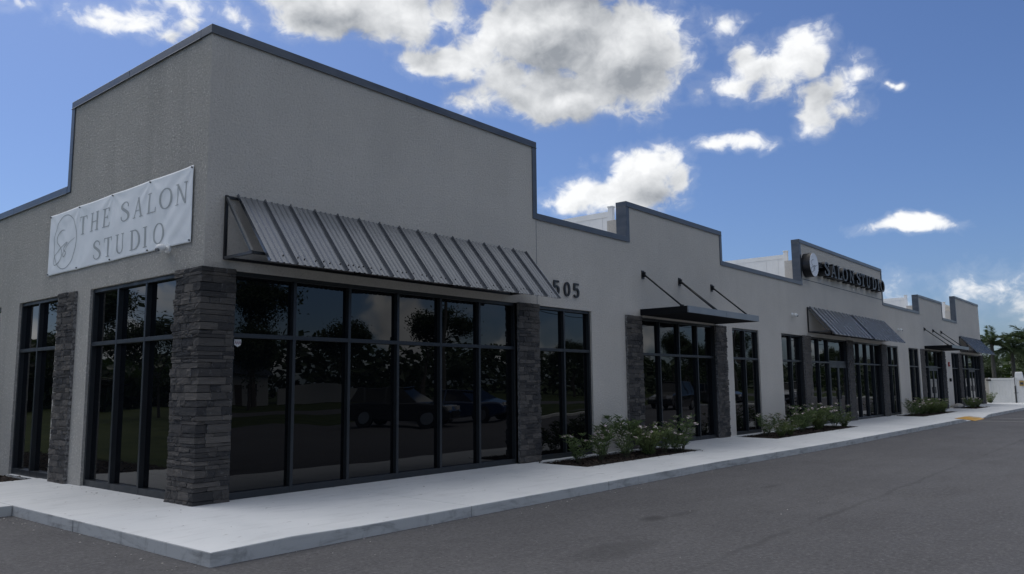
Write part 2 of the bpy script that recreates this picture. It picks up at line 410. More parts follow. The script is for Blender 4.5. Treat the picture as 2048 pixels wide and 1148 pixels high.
def f_grass(N, p):
    c = wpos(N); n = N.noise(c, .6, 6, .65)
    N.link(N.mix(N.ramp(n, .3, .7), (.030, .045, .014), (.065, .08, .028)), p.inputs['Base Color'])
M['grass'] = mat('grass', (.05, .065, .02), .95, spec=.1, fn=f_grass)
M['house'] = mat('house_paint', (.33, .33, .32), .8)
M['white'] = mat('white_paint', (.72, .725, .72), .5)
def f_line(N, p):
    n = N.noise(wpos(N), 16, 5, .7)
    N.link(N.mix(N.ramp(n, .5, .72), (.55, .555, .55), (.22, .22, .22)), p.inputs['Base Color'])
M['line'] = mat('worn_white_line_paint', (.6, .6, .6), .7, fn=f_line)
M['yellow'] = mat('yellow_rubber', (.62, .33, .035), .6, fn=lambda N, p: N.link(N.mix(N.ramp(N.noise(wpos(N), 6, 4, .6), .45, .75), (.62, .34, .04), (.38, .24, .07)), p.inputs['Base Color']))
M['signface'] = mat('sign_white_acrylic', (.72, .74, .78), .35)
M['trim'] = mat('sign_trim_grey', (.17, .18, .19), .4, .2)
M['red'] = mat('red_plastic', (.32, .03, .028), .45)
M['roof'] = mat('roof_membrane', (.45, .45, .44), .9)
M['rock'] = mat('pale_rock', (.36, .35, .33), .9, fn=lambda N, p: bump(N, p, N.noise(wpos(N), 12, 4, .6), .6, .03))
M['maroon'] = mat('maroon_print', (.16, .02, .06), .5)
M['sign_yellow'] = mat('sign_yellow', (.50, .34, .10), .55)

# ------------------------------------------------------------------ dimensions
Zt, Z1, Z2 = 6.45, 4.965, 5.82
STEPS = [(0, 7.115, Zt), (7.115, 10.58, Z1), (10.58, 15.68, Z2), (15.68, 21.9, Z1), (21.9, 31.83, Zt), (31.83, 38.09, Z1), (38.09, 43.34, 5.83), (43.34, 46.86, Z1), (46.86, 53.94, Zt)]
HEAD, BASE, TH = 3.09, 0.02, 0.25
XE, YE = 53.94, 17.0
# openings along the front (x0, x1, mullions, door span or None)
OPEN = [(0.45, 6.48, [1.46, 2.46, 3.46, 4.45, 5.45], None), (7.14, 9.03, [8.08], None),
        (11.08, 15.06, [12.08, 13.08, 14.08], None), (16.18, 18.05, [17.12], None), (19.86, 21.74, [20.8], None),
        (22.40, 26.46, [23.42, 24.43], (24.43, 26.41)), (27.08, 31.08, [28.08, 29.08, 30.08], None),
        (31.76, 33.76, [32.76], None), (35.6, 37.5, [36.55], None), (38.5, 42.45, [39.55, 41.45], (39.55, 41.45)),
        (44.8, 46.68, [45.74], None), (47.3, 53.1, [48.4, 49.6, 51.5, 52.4], (49.6, 51.5))]
EOPEN = [(0.66, 3.47, [1.67, 2.58], None), (4.75, 6.52, [5.68], None), (7.45, 9.4, [8.4], None), (11.2, 14.0, [12.1, 13.1], None)]
KERB = [(-1.335, -2.75), (9.3, -2.75), (16.0, -2.97), (31.0, -3.0), (60.0, -3.0)]
def kerb_y(x):
    for (a, ya), (b, yb) in zip(KERB, KERB[1:]):
        if x <= b: return ya + (yb - ya) * max(0, (x - a)) / (b - a)
    return KERB[-1][1]
GZ = -0.135                                                     # asphalt level

# ------------------------------------------------------------------ ground
def sheet(name, x0, x1, y0, y1, z, mt, kind='structure', th=None):
    b = MB(); b.quad((x0, y0, z), (x1, y0, z), (x1, y1, z), (x0, y1, z))
    o = b.build(name, mt); o['kind'] = kind; return o
sheet('ground', -1500, 1500, -1500, 1500, GZ - .012, M['grass'])
def make_lot():
    b = MB()   # L-shaped drive round the building corner
    b.quad((-34, -21, GZ), (140, -21, GZ), (140, -1.0, GZ), (-34, -1.0, GZ))
    b.quad((-34, -1.0, GZ), (-1.0, -1.0, GZ), (-1.0, 2.6, GZ), (-34, 2.6, GZ))
    b.build('parking_lot', M['asphalt'])['kind'] = 'structure'
make_lot()
sheet('road', -400, 600, -41, -33, GZ - .006, M['asphalt'])

# sidewalk: slabs between the joints, planting beds left open
BEDS = [(6.82, 11.38, -1.33, -.12), (15.72, 22.9, -1.33, -.12), (31.8, 38.7, -1.3, -.12), (43.3, 47.4, -1.3, -.12)]
EBED = (-2.2, -.06, 5.22, 12.0)
RAMP = (31.6, 35.0)
def walk_z(x, y):
    d = max(0.0, min(1.0, (y - kerb_y(x)) / -kerb_y(x))) if x > -.2 else max(0.0, min(1.0, (x + 1.33) / 1.33))
    z = .03 * d
    rx = max(0.0, 1 - max(RAMP[0] - x, x - RAMP[1], 0) / 1.2); ry = max(0.0, 1 - (y - kerb_y(x)) / 1.3)
    return z - .118 * rx * max(0, min(1, ry))
def make_sidewalk():
    root = empty('sidewalk'); root['kind'] = 'structure'
    def slab(xs, ys, solid, name='slab'):
        bm = bmesh.new(); vs = {}
        def V(x, y, z):
            k = (round(x, 4), round(y, 4), round(z, 4))
            if k not in vs: vs[k] = bm.verts.new((x, y, z))
            return vs[k]
        n, mm = len(xs) - 1, len(ys) - 1
        S = [[solid((xs[i] + xs[i + 1]) / 2, (ys[j] + ys[j + 1]) / 2) for j in range(mm)] for i in range(n)]
        yy = lambda x, y: kerb_y(x) if y == 'k' else y
        for i in range(n):
            for j in range(mm):
                if not S[i][j]: continue
                P = [(xs[i], yy(xs[i], ys[j])), (xs[i + 1], yy(xs[i + 1], ys[j])), (xs[i + 1], yy(xs[i + 1], ys[j + 1])), (xs[i], yy(xs[i], ys[j + 1]))]
                bm.faces.new([V(x, y, walk_z(x, y)) for x, y in P])
                for di, dj, a, b in ((0, -1, 0, 1), (1, 0, 1, 2), (0, 1, 2, 3), (-1, 0, 3, 0)):
                    ii, jj = i + di, j + dj
                    if 0 <= ii < n and 0 <= jj < mm and S[ii][jj]: continue
                    (ax, ay), (bx, by) = P[a], P[b]
                    bm.faces.new([V(ax, ay, walk_z(ax, ay)), V(ax, ay, GZ - .05), V(bx, by, GZ - .05), V(bx, by, walk_z(bx, by))])
        bmesh.ops.recalc_face_normals(bm, faces=bm.faces)
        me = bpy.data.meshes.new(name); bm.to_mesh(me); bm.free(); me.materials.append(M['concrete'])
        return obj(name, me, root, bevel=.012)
    joints = [-1.335, 2.2, 5.35, 8.6, 11.9, 15.1, 18.4, 21.7, 25.0, 28.2, 31.4, 35.2, 38.5, 41.8, 45, 48.3, 51.6, 55.0, 58.0]
    inbed = lambda x, y: any(b[0] < x < b[1] and b[2] < y < b[3] for b in BEDS)
    for a, b in zip(joints, joints[1:]):
        a2, b2 = a + .004, b - .004
        xs = sorted({a2, b2} | {v for bd in BEDS for v in bd[:2] if a2 < v < b2} | {a2 + (b2 - a2) * t / 4 for t in range(1, 4)})
        ys = ['k', -2.2, -1.75, -1.33, -1.3, -.12, .3]
        def solid(x, y): return not inbed(x, y)
        # replace 'k' by a number only for the centre test
        ysn = [kerb_y((a + b) / 2) if y == 'k' else y for y in ys]
        # draw
        def build():
            bm = bmesh.new(); vs = {}
            def V(x, y, z):
                k = (round(x, 4), round(y, 4), round(z, 4))
                if k not in vs: vs[k] = bm.verts.new((x, y, z))
                return vs[k]
            n, mm = len(xs) - 1, len(ys) - 1
            C = [[solid((xs[i] + xs[i + 1]) / 2, (ysn[j] + ysn[j + 1]) / 2) for j in range(mm)] for i in range(n)]
            yv = lambda x, j: kerb_y(x) if j == 0 else ys[j]
            for i in range(n):
                for j in range(mm):
                    if not C[i][j]: continue
                    P = [(xs[i], yv(xs[i], j)), (xs[i + 1], yv(xs[i + 1], j)), (xs[i + 1], yv(xs[i + 1], j + 1)), (xs[i], yv(xs[i], j + 1))]
                    bm.faces.new([V(x, y, walk_z(x, y)) for x, y in P])
                    for di, dj, p, q in ((0, -1, 0, 1), (1, 0, 1, 2), (0, 1, 2, 3), (-1, 0, 3, 0)):
                        ii, jj = i + di, j + dj
                        if 0 <= ii < n and 0 <= jj < mm and C[ii][jj]: continue
                        (ax, ay), (bx, by) = P[p], P[q]
                        bm.faces.new([V(ax, ay, walk_z(ax, ay)), V(ax, ay, GZ - .05), V(bx, by, GZ - .05), V(bx, by, walk_z(bx, by))])
            bmesh.ops.recalc_face_normals(bm, faces=bm.faces)
            me = bpy.data.meshes.new('slab'); bm.to_mesh(me); bm.free(); me.materials.append(M['concrete'])
            obj('slab', me, root, bevel=.012)
        build()
    # along the end of the building
    for (xs, ys) in (([-1.335, -.6, .3], [.304, 1.2, 2.196]), ([-1.335, -.6, .3], [2.2, 3.6, 5.216]), ([-6.5, -4.5, -3.0, -1.339], [2.2, 3.6, 5.216]), ([-14, -10, -6.504], [2.2, 3.6, 5.216])):
        slab(xs, ys, lambda x, y: True)
make_sidewalk()

# ------------------------------------------------------------------ building
bld = empty('commercial_building')
tag(bld, 'long grey stucco commercial building with stepped parapets and dark glass storefronts', 'building')

def cell_wall(name, us, zs, solid, t, mp, mt):
    bm = bmesh.new(); vs = {}
    def V(u, w, z):
        k = (round(u, 4), round(w, 4), round(z, 4))
        if k not in vs: vs[k] = bm.verts.new(mp(u, w, z))
        return vs[k]
    us = sorted(set(us)); zs = sorted(set(zs)); n, mm = len(us) - 1, len(zs) - 1
    S = [[solid((us[i] + us[i + 1]) / 2, (zs[j] + zs[j + 1]) / 2) for j in range(mm)] for i in range(n)]
    for i in range(n):
        for j in range(mm):
            if not S[i][j]: continue
            P = [(us[i], zs[j]), (us[i + 1], zs[j]), (us[i + 1], zs[j + 1]), (us[i], zs[j + 1])]
            for w in (0, t): bm.faces.new([V(u, w, z) for u, z in P])
            for di, dj, a, b in ((0, -1, 0, 1), (1, 0, 1, 2), (0, 1, 2, 3), (-1, 0, 3, 0)):
                ii, jj = i + di, j + dj
                if 0 <= ii < n and 0 <= jj < mm and S[ii][jj]: continue
                (ua, za), (ub, zb) = P[a], P[b]
                bm.faces.new([V(ua, 0, za), V(ub, 0, zb), V(ub, t, zb), V(ua, t, za)])
    bmesh.ops.recalc_face_normals(bm, faces=bm.faces)
    me = bpy.data.meshes.new(name); bm.to_mesh(me); bm.free(); me.materials.append(mt)
    return obj(name, me, bld)

def top_front(x):
    for a, b, z in STEPS:
        if x < b: return z
def s_front(x, z):
    if any(a < x < b and z < HEAD for a, b, *_ in OPEN): return False
    return z < top_front(x) - .02
us = [v for a, b, z in STEPS for v in (a, b)] + [v for o in OPEN for v in o[:2]]
fwall = cell_wall('wall', us, [-.1, HEAD, Z1 - .02, Z2 - .02, 5.81, Zt - .02], s_front, TH, lambda u, w, z: (u, w, z), M['stucco'])
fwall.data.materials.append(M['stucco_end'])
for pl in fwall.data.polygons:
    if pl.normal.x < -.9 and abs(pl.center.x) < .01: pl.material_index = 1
def s_end(y, z):
    if any(a < y < b and z < HEAD for a, b, *_ in EOPEN): return False
    return z < (Zt if y < 4.573 else Z1) - .02
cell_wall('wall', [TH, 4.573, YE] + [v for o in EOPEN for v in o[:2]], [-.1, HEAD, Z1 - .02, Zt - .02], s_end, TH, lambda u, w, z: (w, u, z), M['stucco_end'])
MB().box(TH, XE, YE - TH, YE, -.1, Z1 - .02).build('wall', M['stucco'], bld)
MB().box(XE - TH, XE, TH, YE - TH, -.1, Z1 - .02).build('wall', M['stucco'], bld)
MB().box(TH, XE - TH, TH, YE - TH, 4.25, 4.40).build('roof', M['roof'], bld)
# parapet returns seen behind the raised parapets
for a, z in ((10.58, 5.42), (21.9, 5.74), (38.09, 5.3), (46.86, 5.6)):
    MB().box(a + .02, a + .27, TH, TH + .30, 4.40, z).build('parapet_return', M['stucco'], bld)
# thin stop bead in the stucco below the first step and reveals round the sign panel
g = MB(); g.box(7.108, 7.118, -.003, .0, HEAD + .02, Z1 - .14); g.build('expansion_joint', M['coping'], bld)
g = MB(); g.box(22.05, 31.70, -.004, .0, 5.055, 5.08); g.box(22.03, 22.05, -.004, .0, 5.055, Zt - .14); g.box(31.70, 31.715, -.004, .0, 5.055, Zt - .14)
g.build('panel_reveal', M['black_metal'], bld)

# coping pieces
def coping(x0, x1, y0, y1, z0, z1, lips=()):
    b = MB().box(x0, x1, y0, y1, z0, z1)
    for l in lips: b.box(*l)
    return b.build('coping', M['coping'], bld, bevel=.006)
CH = .125
for i, (a, b, z) in enumerate(STEPS):
    zl = STEPS[i - 1][2] if i else -1; zr = STEPS[i + 1][2] if i + 1 < len(STEPS) else -1
    x0 = a - .022 if (i == 0 or zl < z) else a + .003
    x1 = b + .022 if zr < z else b - .003
    n = max(1, round((x1 - x0) / 3.3)); 
    for k in range(n):
        p, q = x0 + (x1 - x0) * k / n, x0 + (x1 - x0) * (k + 1) / n - .003
        coping(p, q, -.022, TH + .02, z - CH, z, [(p, q, -.034, -.022, z - CH - .012, z - CH + .002)])
    if i and zl < z: coping(x0, a + .115, -.020, TH + .018, zl - CH + .0, z - CH - .002)       # left end faced in metal
    if zr < z and zr > 0: coping(b - .115, x1 - .002, -.020, TH + .018, zr - CH, z - CH - .002)
for (a, b, z) in ((TH + .02, 4.573 + .022, Zt), (4.573 + .025, YE, Z1)):
    n = max(1, round((b - a) / 2.6))
    for k in range(n):
        p, q = a + (b - a) * k / n, a + (b - a) * (k + 1) / n - .003
        coping(-.022, TH + .02, p, q, z - CH, z, [(-.034, -.022, p, q, z - CH - .012, z - CH + .002)])
coping(-.020, TH + .018, 4.573 - .105, 4.573 + .02, Z1 - CH, Zt - CH - .002)

# windows and doors
pane_me = MB().box(-.5, .5, 0, .02, -.5, .5).mesh('pane', M['glass'])
def pane(parent, loc, w, h, end):
    o = obj('pane', pane_me, parent, loc)
    o.scale = (w, 1, h)
    o.rotation_euler = (R(random.uniform(-.10, .10)), 0, (R(-90) if end else 0) + R(random.uniform(-.12, .12)))
BARZ = 2.215
def window(u0, u1, mull, end=False, door=None):
    """aluminium frame with a row of tall panes and a transom row above"""
    f0, f1, fw_ = .045, .155, .05
    b = MB()
    def bx(a, c, z0, z1, d0=f0, d1=f1):
        if end: b.box(d0, d1, a, c, z0, z1)
        else: b.box(a, c, d0, d1, z0, z1)
    bx(u0, u1, HEAD - .06, HEAD); 
    zb = BASE + .10
    edges = [u0] + list(mull) + [u1]
    for i, e in enumerate(edges):
        c0 = e if i == 0 else (e - fw_ if i == len(edges) - 1 else e - fw_ / 2)
        bx(c0, c0 + fw_, BASE, HEAD - .06, f0 - .002, f1)
    segs = list(zip(edges, edges[1:]))
    for a, c in segs:
        isd = door and a >= door[0] - .01 and c <= door[1] + .01
        a2 = a + (fw_ if a == u0 else fw_ / 2); c2 = c - (fw_ if c == u1 else fw_ / 2)
        if not isd: bx(a2, c2, BASE, zb)
        bx(a2, c2, BARZ - .03, BARZ + .03)
    fr = b.build('window', M['frame'], bld, bevel=.003)
    gd = .118
    for a, c in segs:
        isd = door and a >= door[0] - .01 and c <= door[1] + .01
        for z0, z1 in (((BARZ, HEAD - .03),) if isd else ((BASE + .05, BARZ), (BARZ, HEAD - .03))):
            cx, cz = (a + c) / 2, (z0 + z1) / 2
            pane(fr, (gd, cx, cz) if end else (cx, gd, cz), c - a, z1 - z0, end)
    return fr
for a, c, mu, dr in OPEN: window(a, c, mu, False, dr)
for a, c, mu, dr in EOPEN: window(a, c, mu, True)
def double_door(a, c):
    w = (c - a) / 2
    for k in range(2):
        x0, x1 = a + w * k + .03, a + w * (k + 1) - (.03 if k else .0) - .006 * (1 - k)
        if k: x0 = a + w + .0
        b = MB(); d0, d1 = .035, .09
        b.box(x0, x0 + .09, d0, d1, BASE + .01, BARZ - .035); b.box(x1 - .09, x1, d0, d1, BASE + .01, BARZ - .035)
        b.box(x0 + .09, x1 - .09, d0, d1, BASE + .01, BASE + .30); b.box(x0 + .09, x1 - .09, d0, d1, BARZ - .18, BARZ - .035)
        dr = b.build('door', M['frame'], bld, bevel=.003)
        pane(dr, ((x0 + x1) / 2, .065, (BASE + BARZ + .1) / 2), x1 - x0 - .16, BARZ - BASE - .42, False)
        hx = x1 - .045 if k == 0 else x0 + .045
        h = MB(); h.tube((hx, -.01, .88), (hx, -.01, 1.20), .012); h.tube((hx, d0, .90), (hx, -.01, .90), .009); h.tube((hx, d0, 1.18), (hx, -.01, 1.18), .009)
        h.build('handle', M['black_metal'], dr)
    # wide header over the leaves
    MB().box(a + .026, c - .026, .040, .10, BARZ + .031, BARZ + .07).build('door_header', M['frame'], bld)
for o in OPEN:
    if o[3]: double_door(*o[3])
# pale sill strip under the end window beside the bed
MB().box(-.03, .05, 4.75, 6.50, -.06, .018).build('sill', M['concrete'], bld)
for a, c in ((7.16, 9.0), (16.2, 18.0), (19.9, 21.7), (31.8, 33.7), (35.6, 37.5)):
    MB().box(a, c, -.05, .045, -.06, .018).build('sill', M['concrete'], bld)

# ------------------------------------------------------------------ stone pillars
def stone_mesh(corner=False):
    bm = bmesh.new()
    nx, nz = 4, 3
    if corner:
        b = MB()
        j = lambda s: random.uniform(-s, s)
        P = [[(0 + j(.03), 0 + j(.03), z), (.5, j(.05), z), (1, .02 + j(.03), z), (1, 1, z), (.02 + j(.03), 1, z), (j(.05), .5, z)] for z in (0.03, .5, .97)]
        for r in (0, 1):
            for k in range(6): b.quad(P[r][k], P[r][(k + 1) % 6], P[r + 1][(k + 1) % 6], P[r + 1][k])
        b.poly(list(reversed(P[0]))); b.poly(P[2])
        bm.free(); return b.mesh('stone', M['stone'])
    g = [[None] * (nz + 1) for _ in range(nx + 1)]
    tilt = random.uniform(-.12, .12); tz = random.uniform(-.10, .12)
    for i in range(nx + 1):
        for k in range(nz + 1):
            u, v = i / nx, k / nz
            e = (.10 if i in (0, nx) else 0) * random.random() + (.10 if k in (0, nz) else 0) * random.random()
            y = -1 + e + tilt * (u - .5) + tz * (v - .5) + random.uniform(-.10, .10)
            g[i][k] = bm.verts.new((u - .5 + (random.uniform(-.015, .015) if 0 < i < nx else random.uniform(0, .012) * (1 if i == 0 else -1)), y, v - .5 + (random.uniform(-.05, .05) if 0 < k < nz else random.uniform(.0, .02) * (1 if k == 0 else -1))))
    for i in range(nx):
        for k in range(nz): bm.faces.new((g[i][k], g[i + 1][k], g[i + 1][k + 1], g[i][k + 1]))
    ring = [g[i][0] for i in range(nx + 1)] + [g[nx][k] for k in range(1, nz + 1)] + [g[i][nz] for i in range(nx - 1, -1, -1)] + [g[0][k] for k in range(nz - 1, 0, -1)]
    back = [bm.verts.new((v.co.x, 0, v.co.z)) for v in ring]
    for k in range(len(ring)): bm.faces.new((ring[k], back[k], back[(k + 1) % len(ring)], ring[(k + 1) % len(ring)]))
    bmesh.ops.recalc_face_normals(bm, faces=bm.faces)
    bm.normal_update()
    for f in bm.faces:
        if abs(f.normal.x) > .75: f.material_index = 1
    me = bpy.data.meshes.new('stone'); bm.to_mesh(me); bm.free(); me.materials.append(M['stone']); me.materials.append(M['stone_cut_lit']); return me
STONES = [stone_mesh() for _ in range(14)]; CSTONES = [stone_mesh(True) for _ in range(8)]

def courses(z0, z1):
    z = z0; out = []
    while z < z1 - .02:
        h = random.choice([.045, .055, .065, .075, .085, .10, .115])
        if z1 - (z + h) < .04: h = z1 - z
        out.append((z, h)); z += h
    return out
def row(a, b, h, lo=.10, hi=.30):
    """split a course into stones"""
    u = a; out = []
    while u < b - .01:
        w = random.uniform(lo, hi)
        if b - (u + w) < .09: w = b - u
        out.append((u, w)); u += w
    return out
def lay(parent, u0, w, z, h, end, base, sink):
    """one stone of a veneer whose wall plane is `base` (y for the front, x for the end wall)"""
    d = random.uniform(.048, .074)
    me = random.choice(STONES)
    c = u0 + w / 2
    loc = (base, c, z + h / 2) if end else (c, base, z + h / 2)
    flip = random.choice((1, -1))
    if parent is None: return (me, loc, (w - .004, d, h - .003), R(-90) if end else 0)
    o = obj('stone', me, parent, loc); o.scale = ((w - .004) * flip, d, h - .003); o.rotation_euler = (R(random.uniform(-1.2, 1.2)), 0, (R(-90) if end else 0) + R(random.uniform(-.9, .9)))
PTOP = 3.10
# corner pillar wraps both faces
cp = MB(); cp.box(-.012, .43, -.012, .03, 0, PTOP - .01); cp.box(-.012, .03, .03, .65, 0, PTOP - .01)
cp = cp.build('pillar', M['mortar'], bld); cp['label'] = 'dark stacked stone pillar wrapping the building corner'
for k, (z, h) in enumerate(courses(.0, PTOP)):
    long_front = random.random() < .5
    wx = random.uniform(.18, .34) if long_front else random.uniform(.07, .14)
    wy = random.uniform(.07, .16) if long_front else random.uniform(.20, .38)
    p = random.uniform(.052, .075); q = random.uniform(.052, .075)
    o = obj('stone', random.choice(CSTONES), cp, (-p, -q, z)); o.scale = (wx + p, wy + q, h - .003)
    for u, w in row(wx + .002, .44 + random.uniform(-.012, .012), h): lay(cp, u, w, z, h, False, 0, 0)
    for u, w in row(wy + .002, .655 + random.uniform(-.025, .025), h, .10, .28): lay(cp, u, w, z, h, True, 0, 0)
def pillar(a, b, end=False, single=True):
    core = MB()
    if end: core.box(-.012, .10, a + .01, b - .01, 0, PTOP - .01)
    else: core.box(a + .01, b - .01, -.012, .10, 0, PTOP - .01)
    pc = core.build('pillar', M['mortar'], bld)
    if not single: joined = bmesh.new()
    for z, h in courses(.0, PTOP):
        for u, w in row(a + random.uniform(-.005, .004), b + random.uniform(-.004, .005), h):
            if single: lay(pc, u, w, z, h, end, 0, 0)
            else:
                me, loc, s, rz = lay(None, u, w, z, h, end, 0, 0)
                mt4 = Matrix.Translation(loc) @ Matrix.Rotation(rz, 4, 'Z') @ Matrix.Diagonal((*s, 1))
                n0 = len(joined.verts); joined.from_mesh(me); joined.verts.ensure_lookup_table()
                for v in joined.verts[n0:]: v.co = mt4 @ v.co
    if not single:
        me = bpy.data.meshes.new('stones'); joined.to_mesh(me); joined.free(); me.materials.append(M['stone']); me.materials.append(M['stone_cut_lit'])
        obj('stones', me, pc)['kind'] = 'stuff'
    return pc
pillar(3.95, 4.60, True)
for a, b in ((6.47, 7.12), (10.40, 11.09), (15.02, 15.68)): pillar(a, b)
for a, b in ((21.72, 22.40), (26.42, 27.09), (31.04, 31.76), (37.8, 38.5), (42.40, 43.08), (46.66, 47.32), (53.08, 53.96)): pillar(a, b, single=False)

# ------------------------------------------------------------------ metal awnings
TOPY, TOPZ, BOTY, BOTZ = -.035, 4.115, -.86, 3.125
SL = Vector((0, BOTY - TOPY, BOTZ - TOPZ)); NRM = Vector((0, -(TOPZ - BOTZ), -(BOTY - TOPY))).normalized()
PW = .42
def panel_mesh():
    prof = [(0, 0), (.003, .040), (.018, .040), (.022, 0)]
    for c in (.13, .222, .315): prof += [(c - .020, 0), (c - .010, .0145), (c + .010, .0145), (c + .020, 0)]
    prof += [(PW, 0)]
    b = MB(); T0 = Vector((0, TOPY, TOPZ)); n = len(prof)
    P = lambda x, h, t: tuple(T0 + SL * t + NRM * h + Vector((x, 0, 0)))
    for (x0, h0), (x1, h1) in zip(prof, prof[1:]):
        b.quad(P(x0, h0, 0), P(x0, h0, 1), P(x1, h1, 1), P(x1, h1, 0))
        b.quad(P(x0, h0 - .004, 0), P(x1, h1 - .004, 0), P(x1, h1 - .004, 1), P(x0, h0 - .004, 1))
        b.quad(P(x0, h0, 1), P(x0, h0 - .004, 1), P(x1, h1 - .004, 1), P(x1, h1, 1))
    return b.mesh('panel', M['awning'], recalc=False)
PANEL = panel_mesh()
def awning(x0, n, label, pw=PW, frame_left=.14, parent_group='ribbed metal awnings'):
    root = empty('metal_awning', (x0, 0, 0)); tag(root, label, 'awning', parent_group)
    L = n * pw
    for k in range(n):
        o = obj('panel', PANEL, root, (k * pw, 0, 0)); o.scale = (pw / PW, 1, 1)
    e = MB(); T0 = Vector((L - .001, TOPY, TOPZ))     # closing rib on the last sheet
    e.bar(T0 + NRM * .013, T0 + SL + NRM * .013, .024, .03, upv=NRM); e.build('edge_trim', M['awning'], root)
    s = MB()
    for k in range(n):
        for dx in (.08, .176, .27, .36):
            if random.random() < .25: continue
            c = T0 * 0 + Vector((k * pw + dx * pw / PW, TOPY, TOPZ)) + SL * (.90 + random.uniform(-.012, .012))
            s.tube(c + NRM * .0, c + NRM * .016, .011, .008, 6)
    s.build('screws', M['black_metal'], root)['kind'] = 'stuff'
    xs = [-frame_left] + [L * t for t in ((.33, .66, .93) if L > 5 else (.5, .93))]
    for i, x in enumerate(xs):
        mt = M['black_metal']
        MB().bar((x, -.03, 3.22), (x, -.03, 4.10), .035).build('bracket_post', mt, root)
        MB().bar((x, -.045, 4.06), (x, -.68, 3.255), .035).build('bracket_rafter', M['steel'] if i == 0 else mt, root)
        MB().bar((x, -.045, 3.24), (x, -.70, 3.24), .035).build('bracket_strut', M['steel'] if i == 0 else mt, root)
    for y, z in ((-.03, 3.235), (-.70, 3.24), (-.03, 4.075)):
        MB().bar((-frame_left, y, z), (L * .93, y, z), .036).build('rail', M['black_metal'], root)
    return root
awning(.42, 15, 'largest ribbed grey metal awning, over the corner storefront beside number 505')
awning(22.45, 10, 'ribbed metal awning over the double door, left one of the pair below the logo', .44)
awning(27.12, 10, 'ribbed metal awning, right one of the pair below the black letter sign', .44)
awning(47.4, 14, 'farthest ribbed metal awning, at the palm tree end of the building', .42)

# ------------------------------------------------------------------ flat canopies on rods
def canopy(x0, x1, label):
    root = empty('flat_canopy', (x0, 0, 0)); tag(root, label, 'canopy', 'flat canopies hung on rods')
    L = x1 - x0; zt, zb, yo = 3.275, 3.12, -1.27
    h = L / 2
    for a, b in ((0, h - .002), (h + .002, L)):
        MB().box(a, b, yo, yo + .03, zb, zt).build('fascia', M['canopy'], root, bevel=.004)
    for a in (0.0, L - .03): MB().box(a, a + .03, yo + .032, -.006, zb, zt - .002).build('side_fascia', M['matt_black'], root, bevel=.004)
    MB().box(.032, L - .032, yo + .032, -.008, zt - .05, zt - .006).build('deck', M['black_metal'], root)
    MB().box(.032, L - .032, yo + .034, -.01, zb + .012, zb + .03).build('soffit', M['matt_black'], root)
    for i, fx in enumerate((.04, .5, .965)):
        x = L * fx
        MB().box(x - .05, x + .07, -.02, -.003, 4.02, 4.22).build('wall_bracket', M['black_metal'], root)
        MB().box(x - .01, x + .03, -.08, -.02, 4.06, 4.18).build('bracket_ear', M['black_metal'], root)
        for dx in ((-.05, .05) if i == 1 else (0,)):
            MB().tube((x + dx * .6, -.06, 4.11), (x + dx, -1.02, 3.30), .022).build('rod', M['black_metal'], root, smooth=True)
            MB().box(x + dx - .03, x + dx + .03, -1.07, -.99, zt - .004, 3.32).build('rod_foot', M['black_metal'], root)
    return root
canopy(11.09, 15.08, 'flat dark canopy hung on black rods beside the first flower bed')
canopy(38.75, 42.75, 'farther flat canopy on black rods, just left of the farthest ribbed awning')

# ------------------------------------------------------------------ lettering
def catmull(pts, n=8):
    out = []
    P = [pts[0]] + list(pts) + [pts[-1]]
    for i in range(1, len(P) - 2):
        for k in range(n):
            t = k / n; r = []
            for c in range(3):
                p0, p1, p2, p3 = P[i - 1][c], P[i][c], P[i + 1][c], P[i + 2][c]
                r.append(.5 * (2 * p1 + (p2 - p0) * t + (2 * p0 - 5 * p1 + 4 * p2 - p3) * t * t + (3 * p1 - p0 - 3 * p2 + p3) * t ** 3))
            out.append(tuple(r))
    out.append(tuple(P[-2])); return out
def seg(x0, z0, x1, z1, w, n=4): return [(x0 + (x1 - x0) * k / n, z0 + (z1 - z0) * k / n, w) for k in range(n + 1)]
TK, TN, SF = .115, .045, .040
def serif(x, z, w=.26): return seg(x - w / 2, z, x + w / 2, z, SF)
def oval(cx, cz, rx, rz, thick=TK, thin=TN, n=36):
    return [(cx + rx * math.cos(t), cz + rz * math.sin(t), thin + (thick - thin) * abs(math.cos(t)) ** 1.3) for t in [2 * math.pi * k / n for k in range(n + 1)]]
